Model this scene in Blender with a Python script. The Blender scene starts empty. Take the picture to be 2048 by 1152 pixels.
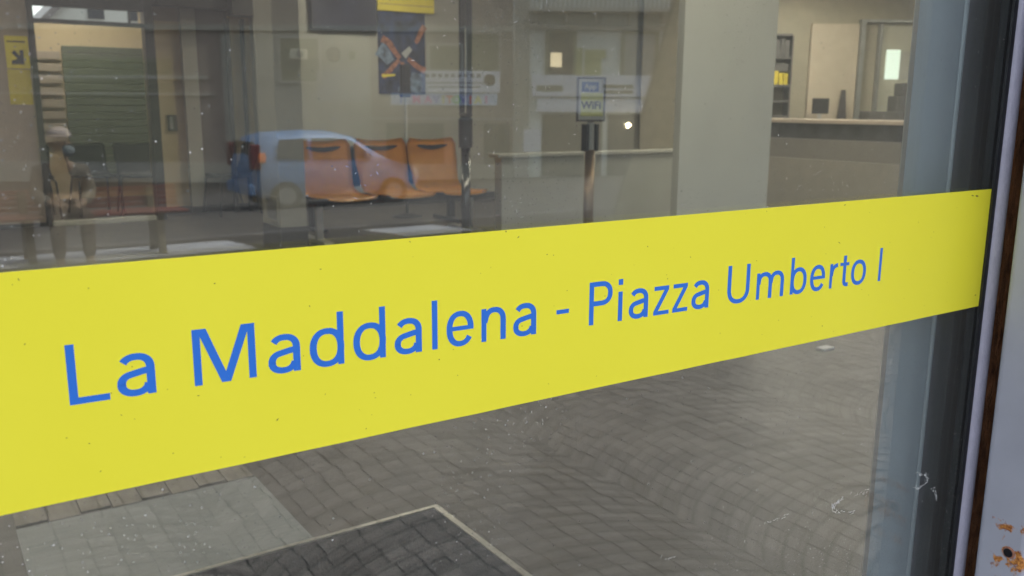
import bpy, bmesh, math, random
from mathutils import Vector, Matrix
random.seed(7)
R = math.radians
SC = bpy.context.scene
COL = SC.collection

# ------------------------------------------------------------------ camera
cam = bpy.data.cameras.new('camera')
camo = bpy.data.objects.new('camera', cam)
COL.objects.link(camo)
cam.sensor_width = 36.0
cam.lens = 31.354
cam.clip_start = 0.02
cam.clip_end = 500
yaw, pitch, roll, dist = 0.979998596, 0.201112840, 0.00631660134, 0.595407
Fv = Vector((math.cos(yaw)*math.cos(pitch), math.sin(yaw)*math.cos(pitch), -math.sin(pitch)))
Rv = Vector((math.sin(yaw), -math.cos(yaw), 0))
Uv = Rv.cross(Fv)
R2 = Rv*math.cos(roll) + Uv*math.sin(roll)
U2 = -Rv*math.sin(roll) + Uv*math.cos(roll)
m3 = Matrix((R2, U2, -Fv)).transposed()
camo.matrix_world = Matrix.Translation((0, -dist, 1.40)) @ m3.to_4x4()
cam.dof.use_dof = True
cam.dof.focus_distance = 0.88
cam.dof.aperture_fstop = 12
SC.camera = camo

# ------------------------------------------------------------------ sky, sun, exposure
w = bpy.data.worlds.new('World'); SC.world = w; w.use_nodes = True
nt = w.node_tree
bg = nt.nodes['Background']
sky = nt.nodes.new('ShaderNodeTexSky'); sky.sky_type = 'NISHITA'; sky.sun_disc = False
SUN_EL, SUN_AZ = 55, 66          # azimuth clockwise from +y
sky.sun_elevation = R(SUN_EL); sky.sun_rotation = R(SUN_AZ)
sky.air_density = 1.0; sky.dust_density = 4.0; sky.ozone_density = 1.0
hs = nt.nodes.new('ShaderNodeHueSaturation'); hs.inputs['Saturation'].default_value = 0.38
nt.links.new(sky.outputs[0], hs.inputs['Color']); nt.links.new(hs.outputs[0], bg.inputs[0]); bg.inputs[1].default_value = 0.15
sl = bpy.data.lights.new('sun', 'SUN'); so = bpy.data.objects.new('sun', sl); COL.objects.link(so)
sl.energy = 1.3; sl.angle = R(28); sl.color = (1.0, 0.965, 0.91)
d = Vector((math.sin(R(SUN_AZ))*math.cos(R(SUN_EL)), math.cos(R(SUN_AZ))*math.cos(R(SUN_EL)), math.sin(R(SUN_EL))))
so.rotation_euler = d.to_track_quat('Z', 'Y').to_euler(); so.location = (0, -5, 12)
SC.view_settings.view_transform = 'Standard'; SC.view_settings.look = 'None'
SC.view_settings.gamma = 1; SC.view_settings.use_curve_mapping = False
SC.view_settings.exposure = 1.82
SC.cycles.max_bounces = 10; SC.cycles.transparent_max_bounces = 24
SC.cycles.diffuse_bounces = 5
SC.cycles.sample_clamp_indirect = 8
try:
    SC.cycles.use_denoising = True
except Exception:
    pass

# ------------------------------------------------------------------ materials
def nodes(name):
    m = bpy.data.materials.new(name); m.use_nodes = True
    t = m.node_tree; b = t.nodes['Principled BSDF']
    return m, t, b
def mat(name, col, rough=0.6, metal=0.0, var=0.12, scale=8.0, bump=0.0, bscale=60.0, spec=0.5, detail=4.0, stretch=(1, 1, 1)):
    """plain surface with a procedural colour variation and optional bump"""
    m, t, b = nodes(name)
    N = t.nodes.new; L = t.links.new
    tc = N('ShaderNodeTexCoord'); mp = N('ShaderNodeMapping'); mp.inputs['Scale'].default_value = stretch
    L(tc.outputs['Object'], mp.inputs[0])
    no = N('ShaderNodeTexNoise'); no.inputs['Scale'].default_value = scale; no.inputs['Detail'].default_value = detail
    L(mp.outputs[0], no.inputs['Vector'])
    mr = N('ShaderNodeMapRange'); mr.inputs[1].default_value = 0.3; mr.inputs[2].default_value = 0.7
    mr.inputs[3].default_value = 1 - var; mr.inputs[4].default_value = 1 + var
    L(no.outputs[0], mr.inputs[0])
    mx = N('ShaderNodeVectorMath'); mx.operation = 'SCALE'; mx.inputs[0].default_value = col[:3]
    L(mr.outputs[0], mx.inputs['Scale']); L(mx.outputs[0], b.inputs['Base Color'])
    b.inputs['Roughness'].default_value = rough; b.inputs['Metallic'].default_value = metal
    b.inputs['Specular IOR Level'].default_value = spec
    if bump:
        n2 = N('ShaderNodeTexNoise'); n2.inputs['Scale'].default_value = bscale; n2.inputs['Detail'].default_value = 3
        L(mp.outputs[0], n2.inputs['Vector'])
        bp = N('ShaderNodeBump'); bp.inputs['Strength'].default_value = bump; bp.inputs['Distance'].default_value = 0.01
        L(n2.outputs[0], bp.inputs['Height']); L(bp.outputs[0], b.inputs['Normal'])
    return m
def emit(name, col, s):
    m, t, b = nodes(name)
    b.inputs['Base Color'].default_value = (*col, 1)
    b.inputs['Emission Color'].default_value = (*col, 1); b.inputs['Emission Strength'].default_value = s
    return m

def glass_mat():
    m = bpy.data.materials.new('dusty_glass'); m.use_nodes = True
    t = m.node_tree; t.nodes.clear(); N = t.nodes.new; L = t.links.new
    out = N('ShaderNodeOutputMaterial')
    tr = N('ShaderNodeBsdfTransparent'); tr.inputs[0].default_value = (0.955, 0.975, 0.965, 1)
    gl = N('ShaderNodeBsdfGlossy'); gl.inputs['Roughness'].default_value = 0.0; gl.inputs[0].default_value = (1, 1, 1, 1)
    lw = N('ShaderNodeLayerWeight'); lw.inputs[0].default_value = 0.5
    pw = N('ShaderNodeMath'); pw.operation = 'POWER'; pw.inputs[1].default_value = 5
    L(lw.outputs['Facing'], pw.inputs[0])
    ma = N('ShaderNodeMath'); ma.operation = 'MULTIPLY_ADD'; ma.inputs[1].default_value = 0.96; ma.inputs[2].default_value = 0.042
    L(pw.outputs[0], ma.inputs[0])
    mix = N('ShaderNodeMixShader'); L(ma.outputs[0], mix.inputs[0]); L(tr.outputs[0], mix.inputs[1]); L(gl.outputs[0], mix.inputs[2])
    # dust specks and film
    tc = N('ShaderNodeTexCoord')
    def specks(scale, thr, dens):
        vo = N('ShaderNodeTexVoronoi'); vo.inputs['Scale'].default_value = scale; L(tc.outputs['Object'], vo.inputs['Vector'])
        lt = N('ShaderNodeMapRange'); lt.inputs[1].default_value = thr; lt.inputs[2].default_value = thr*0.35
        lt.inputs[3].default_value = 0; lt.inputs[4].default_value = 1
        L(vo.outputs['Distance'], lt.inputs[0])
        sp = N('ShaderNodeSeparateColor'); L(vo.outputs['Color'], sp.inputs[0])
        gt = N('ShaderNodeMath'); gt.operation = 'GREATER_THAN'; gt.inputs[1].default_value = dens
        L(sp.outputs[0], gt.inputs[0])
        mu = N('ShaderNodeMath'); mu.operation = 'MULTIPLY'; L(lt.outputs[0], mu.inputs[0]); L(gt.outputs[0], mu.inputs[1])
        br = N('ShaderNodeMath'); br.operation = 'MULTIPLY'; L(mu.outputs[0], br.inputs[0]); L(sp.outputs[1], br.inputs[1])
        return br
    a = specks(100, 0.10, 0.45); b_ = specks(210, 0.18, 0.20)
    no = N('ShaderNodeTexNoise'); no.inputs['Scale'].default_value = 3.2; no.inputs['Detail'].default_value = 3
    L(tc.outputs['Object'], no.inputs['Vector'])
    patch = N('ShaderNodeMapRange'); patch.inputs[1].default_value = 0.46; patch.inputs[2].default_value = 0.62
    L(no.outputs[0], patch.inputs[0])
    b2 = N('ShaderNodeMath'); b2.operation = 'MULTIPLY'; L(b_.outputs[0], b2.inputs[0]); L(patch.outputs[0], b2.inputs[1])
    ad = N('ShaderNodeMath'); ad.operation = 'MAXIMUM'; L(a.outputs[0], ad.inputs[0]); L(b2.outputs[0], ad.inputs[1])
    film = N('ShaderNodeTexNoise'); film.inputs['Scale'].default_value = 7; film.inputs['Detail'].default_value = 7; film.inputs['Roughness'].default_value = 0.6
    mp = N('ShaderNodeMapping'); mp.inputs['Scale'].default_value = (1, 1, .3); mp.inputs['Rotation'].default_value = (0, R(28), 0)
    L(tc.outputs['Object'], mp.inputs[0]); L(mp.outputs[0], film.inputs['Vector'])
    fm = N('ShaderNodeMapRange'); fm.inputs[1].default_value = 0.3; fm.inputs[2].default_value = 0.75
    fm.inputs[3].default_value = 0.009; fm.inputs[4].default_value = 0.036
    L(film.outputs[0], fm.inputs[0])
    fac = N('ShaderNodeMath'); fac.operation = 'MULTIPLY_ADD'; fac.inputs[1].default_value = 0.85
    L(ad.outputs[0], fac.inputs[0]); L(fm.outputs[0], fac.inputs[2])
    df = N('ShaderNodeBsdfDiffuse'); df.inputs[0].default_value = (0.62, 0.62, 0.60, 1)
    mx2 = N('ShaderNodeMixShader'); L(fac.outputs[0], mx2.inputs[0]); L(mix.outputs[0], mx2.inputs[1]); L(df.outputs[0], mx2.inputs[2])
    L(mx2.outputs[0], out.inputs[0])
    return m

def clean_glass():
    m = bpy.data.materials.new('clear_glass'); m.use_nodes = True
    t = m.node_tree; t.nodes.clear(); N = t.nodes.new; L = t.links.new
    out = N('ShaderNodeOutputMaterial'); tr = N('ShaderNodeBsdfTransparent'); tr.inputs[0].default_value = (0.965, 0.98, 0.97, 1)
    gl = N('ShaderNodeBsdfGlossy'); gl.inputs['Roughness'].default_value = 0.0; gl.inputs[0].default_value = (1, 1, 1, 1)
    lw = N('ShaderNodeLayerWeight'); lw.inputs[0].default_value = 0.5
    pw = N('ShaderNodeMath'); pw.operation = 'POWER'; pw.inputs[1].default_value = 5; L(lw.outputs['Facing'], pw.inputs[0])
    ma = N('ShaderNodeMath'); ma.operation = 'MULTIPLY_ADD'; ma.inputs[1].default_value = 0.96; ma.inputs[2].default_value = 0.042; L(pw.outputs[0], ma.inputs[0])
    mix = N('ShaderNodeMixShader'); L(ma.outputs[0], mix.inputs[0]); L(tr.outputs[0], mix.inputs[1]); L(gl.outputs[0], mix.inputs[2]); L(mix.outputs[0], out.inputs[0])
    return m
def rust_over(name, base, rough, amt_pts, metal=0.0):
    """painted steel with orange rust breaking through around given object-space points"""
    m, t, b = nodes(name); N = t.nodes.new; L = t.links.new
    tc = N('ShaderNodeTexCoord')
    n1 = N('ShaderNodeTexNoise'); n1.inputs['Scale'].default_value = 95; n1.inputs['Detail'].default_value = 6; n1.inputs['Roughness'].default_value = 0.62
    L(tc.outputs['Object'], n1.inputs['Vector'])
    prev = None
    for (p, r, g) in amt_pts:
        vm = N('ShaderNodeVectorMath'); vm.operation = 'DISTANCE'; vm.inputs[1].default_value = p
        L(tc.outputs['Object'], vm.inputs[0])
        mr = N('ShaderNodeMapRange'); mr.inputs[1].default_value = 0; mr.inputs[2].default_value = r
        mr.inputs[3].default_value = g; mr.inputs[4].default_value = 0
        L(vm.outputs['Value'], mr.inputs[0])
        if prev is None: prev = mr.outputs[0]
        else:
            mm = N('ShaderNodeMath'); mm.operation = 'MAXIMUM'; L(prev, mm.inputs[0]); L(mr.outputs[0], mm.inputs[1]); prev = mm.outputs[0]
    ad = N('ShaderNodeMath'); ad.operation = 'ADD'; L(n1.outputs[0], ad.inputs[0]); L(prev, ad.inputs[1])
    k = N('ShaderNodeMapRange'); k.inputs[1].default_value = 0.79; k.inputs[2].default_value = 0.90; L(ad.outputs[0], k.inputs[0])
    rc = N('ShaderNodeTexNoise'); rc.inputs['Scale'].default_value = 260; L(tc.outputs['Object'], rc.inputs['Vector'])
    rr = N('ShaderNodeValToRGB'); rr.color_ramp.elements[0].color = (0.20, 0.05, 0.010, 1); rr.color_ramp.elements[1].color = (0.62, 0.27, 0.055, 1)
    rr.color_ramp.elements[0].position = 0.35; rr.color_ramp.elements[1].position = 0.65
    L(rc.outputs[0], rr.inputs[0])
    dn = N('ShaderNodeTexNoise'); dn.inputs['Scale'].default_value = 14; dn.inputs['Detail'].default_value = 5; L(tc.outputs['Object'], dn.inputs['Vector'])
    dr = N('ShaderNodeMapRange'); dr.inputs[1].default_value = .3; dr.inputs[2].default_value = .7; dr.inputs[3].default_value = 0.93; dr.inputs[4].default_value = 1.05; L(dn.outputs[0], dr.inputs[0])
    sc_ = N('ShaderNodeVectorMath'); sc_.operation = 'SCALE'; sc_.inputs[0].default_value = base; L(dr.outputs[0], sc_.inputs['Scale'])
    mx = N('ShaderNodeMix'); mx.data_type = 'RGBA'; L(k.outputs[0], mx.inputs[0]); L(sc_.outputs[0], mx.inputs[6]); L(rr.outputs[0], mx.inputs[7])
    L(mx.outputs[2], b.inputs['Base Color']); b.inputs['Roughness'].default_value = rough; b.inputs['Metallic'].default_value = metal
    bp = N('ShaderNodeBump'); bp.inputs['Strength'].default_value = 0.35; bp.inputs['Distance'].default_value = 0.002
    L(k.outputs[0], bp.inputs['Height']); L(bp.outputs[0], b.inputs['Normal'])
    return m

def vinyl_mat():
    m, t, b = nodes('yellow_vinyl'); N = t.nodes.new; L = t.links.new
    tc = N('ShaderNodeTexCoord')
    vo = N('ShaderNodeTexVoronoi'); vo.inputs['Scale'].default_value = 95; L(tc.outputs['Object'], vo.inputs['Vector'])
    lt = N('ShaderNodeMapRange'); lt.inputs[1].default_value = 0.07; lt.inputs[2].default_value = 0.03; lt.inputs[3].default_value = 0; lt.inputs[4].default_value = 1
    L(vo.outputs['Distance'], lt.inputs[0])
    sp = N('ShaderNodeSeparateColor'); L(vo.outputs['Color'], sp.inputs[0])
    gt = N('ShaderNodeMath'); gt.operation = 'GREATER_THAN'; gt.inputs[1].default_value = 0.9; L(sp.outputs[0], gt.inputs[0])
    mu = N('ShaderNodeMath'); mu.operation = 'MULTIPLY'; L(lt.outputs[0], mu.inputs[0]); L(gt.outputs[0], mu.inputs[1])
    m5 = N('ShaderNodeMath'); m5.operation = 'MULTIPLY'; m5.inputs[1].default_value = 0.55; L(mu.outputs[0], m5.inputs[0])
    no = N('ShaderNodeTexNoise'); no.inputs['Scale'].default_value = 5; no.inputs['Detail'].default_value = 5; L(tc.outputs['Object'], no.inputs['Vector'])
    cr = N('ShaderNodeMix'); cr.data_type = 'RGBA'; cr.inputs[6].default_value = (0.82, 0.755, 0.034, 1); cr.inputs[7].default_value = (0.88, 0.825, 0.055, 1)
    L(no.outputs[0], cr.inputs[0])
    mx = N('ShaderNodeMix'); mx.data_type = 'RGBA'; mx.inputs[7].default_value = (0.16, 0.13, 0.01, 1)
    L(m5.outputs[0], mx.inputs[0]); L(cr.outputs[2], mx.inputs[6]); L(mx.outputs[2], b.inputs['Base Color'])
    b.inputs['Roughness'].default_value = 0.38; b.inputs['Specular IOR Level'].default_value = 0.35
    return m

def stone_mat(name, c0, c1, rough=0.7):
    m, t, b = nodes(name); N = t.nodes.new; L = t.links.new
    g = N('ShaderNodeNewGeometry'); tc = N('ShaderNodeTexCoord')
    no = N('ShaderNodeTexNoise'); no.inputs['Scale'].default_value = 1.1; no.inputs['Detail'].default_value = 5; L(tc.outputs['Object'], no.inputs['Vector'])
    n2 = N('ShaderNodeTexNoise'); n2.inputs['Scale'].default_value = 60; n2.inputs['Detail'].default_value = 4; L(tc.outputs['Object'], n2.inputs['Vector'])
    a = N('ShaderNodeMath'); a.operation = 'MULTIPLY_ADD'; a.inputs[1].default_value = 0.55; L(g.outputs['Random Per Island'], a.inputs[0]); L(no.outputs[0], a.inputs[2])
    a2 = N('ShaderNodeMath'); a2.operation = 'MULTIPLY_ADD'; a2.inputs[1].default_value = 0.35; L(n2.outputs[0], a2.inputs[0]); L(a.outputs[0], a2.inputs[2])
    r = N('ShaderNodeMapRange'); r.inputs[1].default_value = 0.5; r.inputs[2].default_value = 1.3; L(a2.outputs[0], r.inputs[0])
    mx = N('ShaderNodeMix'); mx.data_type = 'RGBA'; mx.inputs[6].default_value = (*c0, 1); mx.inputs[7].default_value = (*c1, 1)
    L(r.outputs[0], mx.inputs[0]); L(mx.outputs[2], b.inputs['Base Color']); b.inputs['Roughness'].default_value = rough
    bp = N('ShaderNodeBump'); bp.inputs['Strength'].default_value = 0.3; bp.inputs['Distance'].default_value = 0.004
    L(n2.outputs[0], bp.inputs['Height']); L(bp.outputs[0], b.inputs['Normal'])
    return m

M = {}
M['glass'] = glass_mat()
M['clean_glass'] = clean_glass()
M['post_grey'] = mat('blue_grey_aluminium', (0.36, 0.40, 0.45), 0.38, metal=0.25, var=0.05)
M['vinyl'] = vinyl_mat()
M['ink_olive'] = mat('olive_dirt', (0.22, 0.19, 0.03), 0.7)
M['blue_ink'] = mat('blue_ink', (0.019, 0.165, 0.66), 0.4, var=0.03)
M['black_rubber'] = mat('black_rubber', (0.012, 0.013, 0.015), 0.5, var=0.3, scale=30)
M['bead'] = mat('lilac_white_paint', (0.44, 0.43, 0.53), 0.34, var=0.06, scale=40, bump=0.15, bscale=150)
M['rust'] = mat('deep_rust', (0.30, 0.125, 0.05), 0.85, var=0.55, scale=70, bump=0.8, bscale=220, stretch=(1, 1, .45))
M['scuff'] = mat('dried_scuff', (0.75, 0.76, 0.76), 0.8, var=0.1)
M['hole'] = mat('dark_bore', (0.006, 0.006, 0.010), 0.3)
M['cream_wall'] = mat('cream_wall', (0.295, 0.28, 0.24), 0.75, var=0.05, scale=2.0, bump=0.1)
M['warm_wall'] = mat('warm_wall', (0.44, 0.345, 0.215), 0.75, var=0.06, scale=2.0)
M['tan_panel'] = mat('tan_panel', (0.31, 0.25, 0.20), 0.6, var=0.06, scale=3.0)
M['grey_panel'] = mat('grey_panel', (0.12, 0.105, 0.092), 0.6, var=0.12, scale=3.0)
M['pale_paint'] = mat('pale_paint', (0.46, 0.45, 0.40), 0.6, var=0.04, scale=2.0)
M['pillar'] = mat('pillar_paint', (0.40, 0.395, 0.36), 0.6, var=0.05, scale=2.5)
M['ceiling'] = mat('ceiling_white', (0.7, 0.68, 0.64), 0.8, var=0.03)
M['ifloor'] = mat('interior_floor', (0.058, 0.050, 0.044), 0.5, var=0.18, scale=2.6, detail=6, bump=0.05)
M['dark_metal'] = mat('dark_metal', (0.035, 0.033, 0.032), 0.4, var=0.2, scale=10)
M['black'] = mat('black_plastic', (0.018, 0.018, 0.02), 0.45, var=0.15)
M['base'] = mat('dark_skirting', (0.04, 0.036, 0.034), 0.5)
M['orange'] = mat('orange_shell', (0.84, 0.40, 0.06), 0.35, var=0.06)
M['slot'] = mat('charcoal_slot', (0.05, 0.045, 0.05), 0.5)
M['blue_print'] = mat('blue_print', (0.03, 0.075, 0.25), 0.5)
M['dark_chrome'] = mat('dark_chrome', (0.11, 0.105, 0.10), 0.16, metal=1.0, var=0.1)
M['chrome'] = mat('chrome', (0.62, 0.62, 0.62), 0.22, metal=1.0, var=0.05)
M['bronze'] = mat('bronze_tube', (0.26, 0.19, 0.13), 0.33, metal=0.85, var=0.1)
M['grey_metal'] = mat('grey_metal', (0.35, 0.35, 0.34), 0.35, metal=0.6, var=0.08)
M['white'] = mat('white_sheet', (0.38, 0.385, 0.38), 0.5, var=0.03)
M['yellow_sign'] = mat('yellow_sign', (0.62, 0.50, 0.03), 0.5, var=0.05)
M['yellow_dull'] = mat('yellow_notice', (0.50, 0.40, 0.03), 0.5, var=0.1, scale=20, stretch=(1, 1, 4))
M['ink'] = mat('black_ink', (0.012, 0.014, 0.022), 0.5)
M['green'] = mat('green_slats', (0.075, 0.088, 0.052), 0.55, var=0.12, scale=5)
M['navy'] = mat('navy_print', (0.014, 0.024, 0.06), 0.45, var=0.8, scale=9)
M['skin'] = mat('printed_skin', (0.27, 0.105, 0.06), 0.6, var=0.6, scale=22)
M['palebl'] = mat('pale_blue_print', (0.12, 0.16, 0.22), 0.6, var=0.6, scale=14)
M['screen'] = mat('dark_screen', (0.018, 0.02, 0.035), 0.2, var=0.3, scale=3)
M['mat'] = mat('dark_doormat', (0.011, 0.012, 0.014), 0.95, var=0.35, scale=160, bump=0.7, bscale=400, spec=0.15)
M['alu'] = mat('aluminium_edge', (0.45, 0.43, 0.39), 0.38, metal=0.75, var=0.12, scale=30)
M['tile_beige'] = mat('beige_tactile', (0.16, 0.14, 0.115), 0.6, var=0.2, scale=10, stretch=(3, 1, 1))
M['grey_lino'] = mat('grey_lino', (0.17, 0.178, 0.178), 0.5, var=0.12, scale=30, stretch=(.25, 3, 1), bump=0.08)
M['counter_top'] = mat('counter_top', (0.50, 0.40, 0.32), 0.45, var=0.05)
M['counter_shadow_gap'] = mat('counter_shadow_gap', (0.07, 0.07, 0.075), 0.5, var=0.3, scale=6)  # shadow gap below the counter top, its shade put into the colour
M['counter_face'] = mat('counter_face', (0.30, 0.27, 0.225), 0.55, var=0.05)
M['counter_face2'] = mat('counter_face_taupe', (0.21, 0.19, 0.165), 0.55, var=0.05)
M['office_wall'] = mat('office_wall', (0.33, 0.295, 0.23), 0.75, var=0.05)
M['board'] = mat('beige_board', (0.48, 0.41, 0.33), 0.6, var=0.04)
M['door_leaf'] = mat('pale_door', (0.52, 0.50, 0.41), 0.55, var=0.03)
M['binder'] = mat('yellow_binder', (0.60, 0.47, 0.03), 0.5)
M['darkgrey'] = mat('dark_grey', (0.10, 0.095, 0.095), 0.6, var=0.15)
M['red'] = mat('red_plastic', (0.35, 0.05, 0.05), 0.5)
M['lamp_panel'] = emit('ceiling_lamp', (1.0, 0.90, 0.74), 12.5)
M['warm_lamp'] = emit('warm_bulb', (1.0, 0.80, 0.50), 22.0)
M['lit_window'] = emit('lit_window', (1.0, 0.80, 0.50), 0.9)
M['frosted'] = emit('frosted_lit_glass', (0.86, 1.0, 0.90), 0.20)
M['panel'] = rust_over('chipped_grey_paint', (0.36, 0.37, 0.43), 0.42,
    [((1.11, -0.0802, 0.847), 0.020, 0.40), ((1.11, -0.094, 0.838), 0.030, 0.62), ((1.11, -0.094, 0.884), 0.016, 0.44),
     ((1.11, -0.071, 0.878), 0.022, 0.42), ((1.11, -0.064, 0.830), 0.020, 0.44), ((1.11, -0.088, 0.985), 0.016, 0.32), ((1.11, -0.070, 0.80), 0.028, 0.46), ((1.11,-0.055,0.885),0.010,0.29)])
# outdoors
M['cobble'] = stone_mat('cobble_granite', (0.070, 0.061, 0.056), (0.20, 0.178, 0.163))
M['joint'] = mat('paving_joint', (0.026, 0.023, 0.020), 0.9, var=0.3, scale=4, bump=0.4)
M['slab'] = mat('pale_slab', (0.42, 0.43, 0.46), 0.7, var=0.12, scale=1.5, bump=0.1)
M['asphalt'] = mat('asphalt', (0.05, 0.047, 0.046), 0.85, var=0.25, scale=3, bump=0.3)
M['bench_wood'] = mat('red_brown_slats', (0.17, 0.055, 0.04), 0.5, var=0.2, scale=6, stretch=(.2, 3, 3))
M['bench_leg'] = mat('bench_leg_wood', (0.10, 0.085, 0.05), 0.7, var=0.3)
M['coat'] = mat('beige_coat', (0.15, 0.13, 0.10), 0.9, var=0.1)
M['cap'] = mat('pale_cap', (0.36, 0.31, 0.29), 0.9, var=0.05)
M['face'] = mat('face_skin', (0.24, 0.16, 0.10), 0.6, var=0.05)
M['maskb'] = mat('pale_blue_mask', (0.20, 0.23, 0.23), 0.8, var=0.05)
M['trousers'] = mat('brown_trousers', (0.06, 0.04, 0.025), 0.9, var=0.1)
M['car_blue'] = mat('silver_blue_paint', (0.115, 0.22, 0.42), 0.4, metal=0.1, var=0.03)
M['car_glass'] = mat('car_window', (0.02, 0.025, 0.028), 0.08, var=0.02)
M['car_red'] = mat('tail_lamp_red', (0.13, 0.012, 0.012), 0.3)
M['car_orange'] = mat('indicator_orange', (0.85, 0.22, 0.06), 0.2)
M['tyre'] = mat('tyre', (0.02, 0.02, 0.02), 0.8)
M['plaster_pink'] = mat('pink_plaster', (0.32, 0.265, 0.235), 0.85, var=0.08, scale=.6)
M['plaster_cream'] = mat('cream_plaster', (0.40, 0.39, 0.34), 0.85, var=0.08, scale=.6)
M['plaster_green'] = mat('pale_green_plaster', (0.70, 0.75, 0.72), 0.85, var=0.07, scale=.6)
M['shutter'] = mat('olive_shutter', (0.22, 0.22, 0.14), 0.6, var=0.1, scale=3, stretch=(.3, 1, 12))
M['dark_open'] = mat('shaded_glass', (0.05, 0.05, 0.045), 0.2, var=0.3)
M['banner'] = mat('pale_banner', (0.78, 0.81, 0.90), 0.7, var=0.05)
M['banner2'] = mat('pale_blue_banner', (0.55, 0.68, 0.88), 0.7, var=0.05)
M['canvas'] = mat('olive_canvas', (0.13, 0.12, 0.09), 0.9, var=0.1, scale=2)
M['yellow_board'] = mat('yellow_green_board', (0.46, 0.48, 0.20), 0.7, var=0.1)
M['ac'] = mat('ac_casing', (0.68, 0.66, 0.50), 0.5, var=0.05)

# ------------------------------------------------------------------ helpers
def link(name, bm, material, parent=None, smooth=False):
    me = bpy.data.meshes.new(name); bm.normal_update(); bm.to_mesh(me); bm.free()
    o = bpy.data.objects.new(name, me); COL.objects.link(o)
    ms = material if isinstance(material, (list, tuple)) else [material]
    for mm in ms: me.materials.append(M[mm] if isinstance(mm, str) else mm)
    if smooth:
        for p in me.polygons: p.use_smooth = True
    if parent is not None:
        o.parent = parent
    return o
def box(bm, x0, x1, y0, y1, z0, z1, bev=0.0, mi=0):
    vs = [bm.verts.new(p) for p in ((x0,y0,z0),(x1,y0,z0),(x1,y1,z0),(x0,y1,z0),(x0,y0,z1),(x1,y0,z1),(x1,y1,z1),(x0,y1,z1))]
    fs = [bm.faces.new([vs[i] for i in q]) for q in ((3,2,1,0),(4,5,6,7),(0,1,5,4),(1,2,6,5),(2,3,7,6),(3,0,4,7))]
    for f in fs: f.material_index = mi
    if bev:
        es = list({e for f in fs for e in f.edges})
        r = bmesh.ops.bevel(bm, geom=es, offset=bev, segments=2, affect='EDGES', profile=0.5)
        for f in r['faces']: f.material_index = mi
def B(*boxes, bev=0.0):
    bm = bmesh.new()
    for b in boxes: box(bm, *b, bev=bev)
    return bm
def cyl(bm, p0, p1, r0, r1=None, n=14, caps=True):
    p0, p1 = Vector(p0), Vector(p1); r1 = r0 if r1 is None else r1
    a = (p1-p0).normalized(); u = a.orthogonal().normalized(); v = a.cross(u)
    A_ = [bm.verts.new(p0 + (u*math.cos(2*math.pi*i/n)+v*math.sin(2*math.pi*i/n))*r0) for i in range(n)]
    B_ = [bm.verts.new(p1 + (u*math.cos(2*math.pi*i/n)+v*math.sin(2*math.pi*i/n))*r1) for i in range(n)]
    for i in range(n): bm.faces.new((A_[i], A_[(i+1)%n], B_[(i+1)%n], B_[i]))
    if caps: bm.faces.new(A_[::-1]); bm.faces.new(B_)
def tube(bm, pts, r, n=8):
    pts = [Vector(p) for p in pts]; rings = []
    for k, p in enumerate(pts):
        t = (pts[min(k+1, len(pts)-1)] - pts[max(k-1, 0)]).normalized()
        u = t.cross(Vector((0.13, 0.21, 1))).normalized() if abs(t.z) < .95 else t.cross(Vector((1, .1, 0))).normalized()
        v = t.cross(u)
        rings.append([bm.verts.new(p + (u*math.cos(2*math.pi*i/n)+v*math.sin(2*math.pi*i/n))*r) for i in range(n)])
    for a, b in zip(rings, rings[1:]):
        for i in range(n): bm.faces.new((a[i], a[(i+1)%n], b[(i+1)%n], b[i]))
    bm.faces.new(rings[0][::-1]); bm.faces.new(rings[-1])
def prism(bm, poly, ax, a0, a1, mi=0):
    """polygon extruded along axis ax ('x','y','z'); poly gives the two other coordinates in order"""
    def P(u, v, a):
        return (a, u, v) if ax == 'x' else ((u, a, v) if ax == 'y' else (u, v, a))
    A_ = [bm.verts.new(P(u, v, a0)) for u, v in poly]; B_ = [bm.verts.new(P(u, v, a1)) for u, v in poly]
    n = len(poly)
    fs = [bm.faces.new(A_), bm.faces.new(B_[::-1])]
    for i in range(n): fs.append(bm.faces.new((A_[i], B_[i], B_[(i+1)%n], A_[(i+1)%n])))
    for f in fs: f.material_index = mi
    bmesh.ops.recalc_face_normals(bm, faces=fs)
def thing(name, label, cat, loc=(0, 0, 0), rz=0, group=None):
    o = bpy.data.objects.new(name, None); COL.objects.link(o); o.location = loc; o.rotation_euler = (0, 0, rz)
    o.empty_display_size = 0.1
    return tag(o, label, cat, group)
def tag(o, label, cat, group=None):
    o['label'] = label; o['category'] = cat
    if group: o['group'] = group
    return o
def struct(name, bm, m, kind='structure'):
    o = link(name, bm, m); o['kind'] = kind; return o
def part(name, bm, m, parent, smooth=False):
    """bm built in world coordinates; parented keeping the place"""
    o = link(name, bm, m, parent, smooth)
    root = parent
    while root.parent: root = root.parent
    if parent is root and (root.location.length > 0 or root.rotation_euler.z):
        mw = Matrix.Translation(root.location) @ Matrix.Rotation(root.rotation_euler.z, 4, 'Z')
        o.matrix_parent_inverse = mw.inverted()
    return o
def copy_tree(o, parent=None):
    c = o.copy(); COL.objects.link(c); c.parent = parent
    if parent is not None: c.matrix_parent_inverse = o.matrix_parent_inverse.copy()
    for ch in list(o.children): copy_tree(ch, c)
    return c

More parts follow.
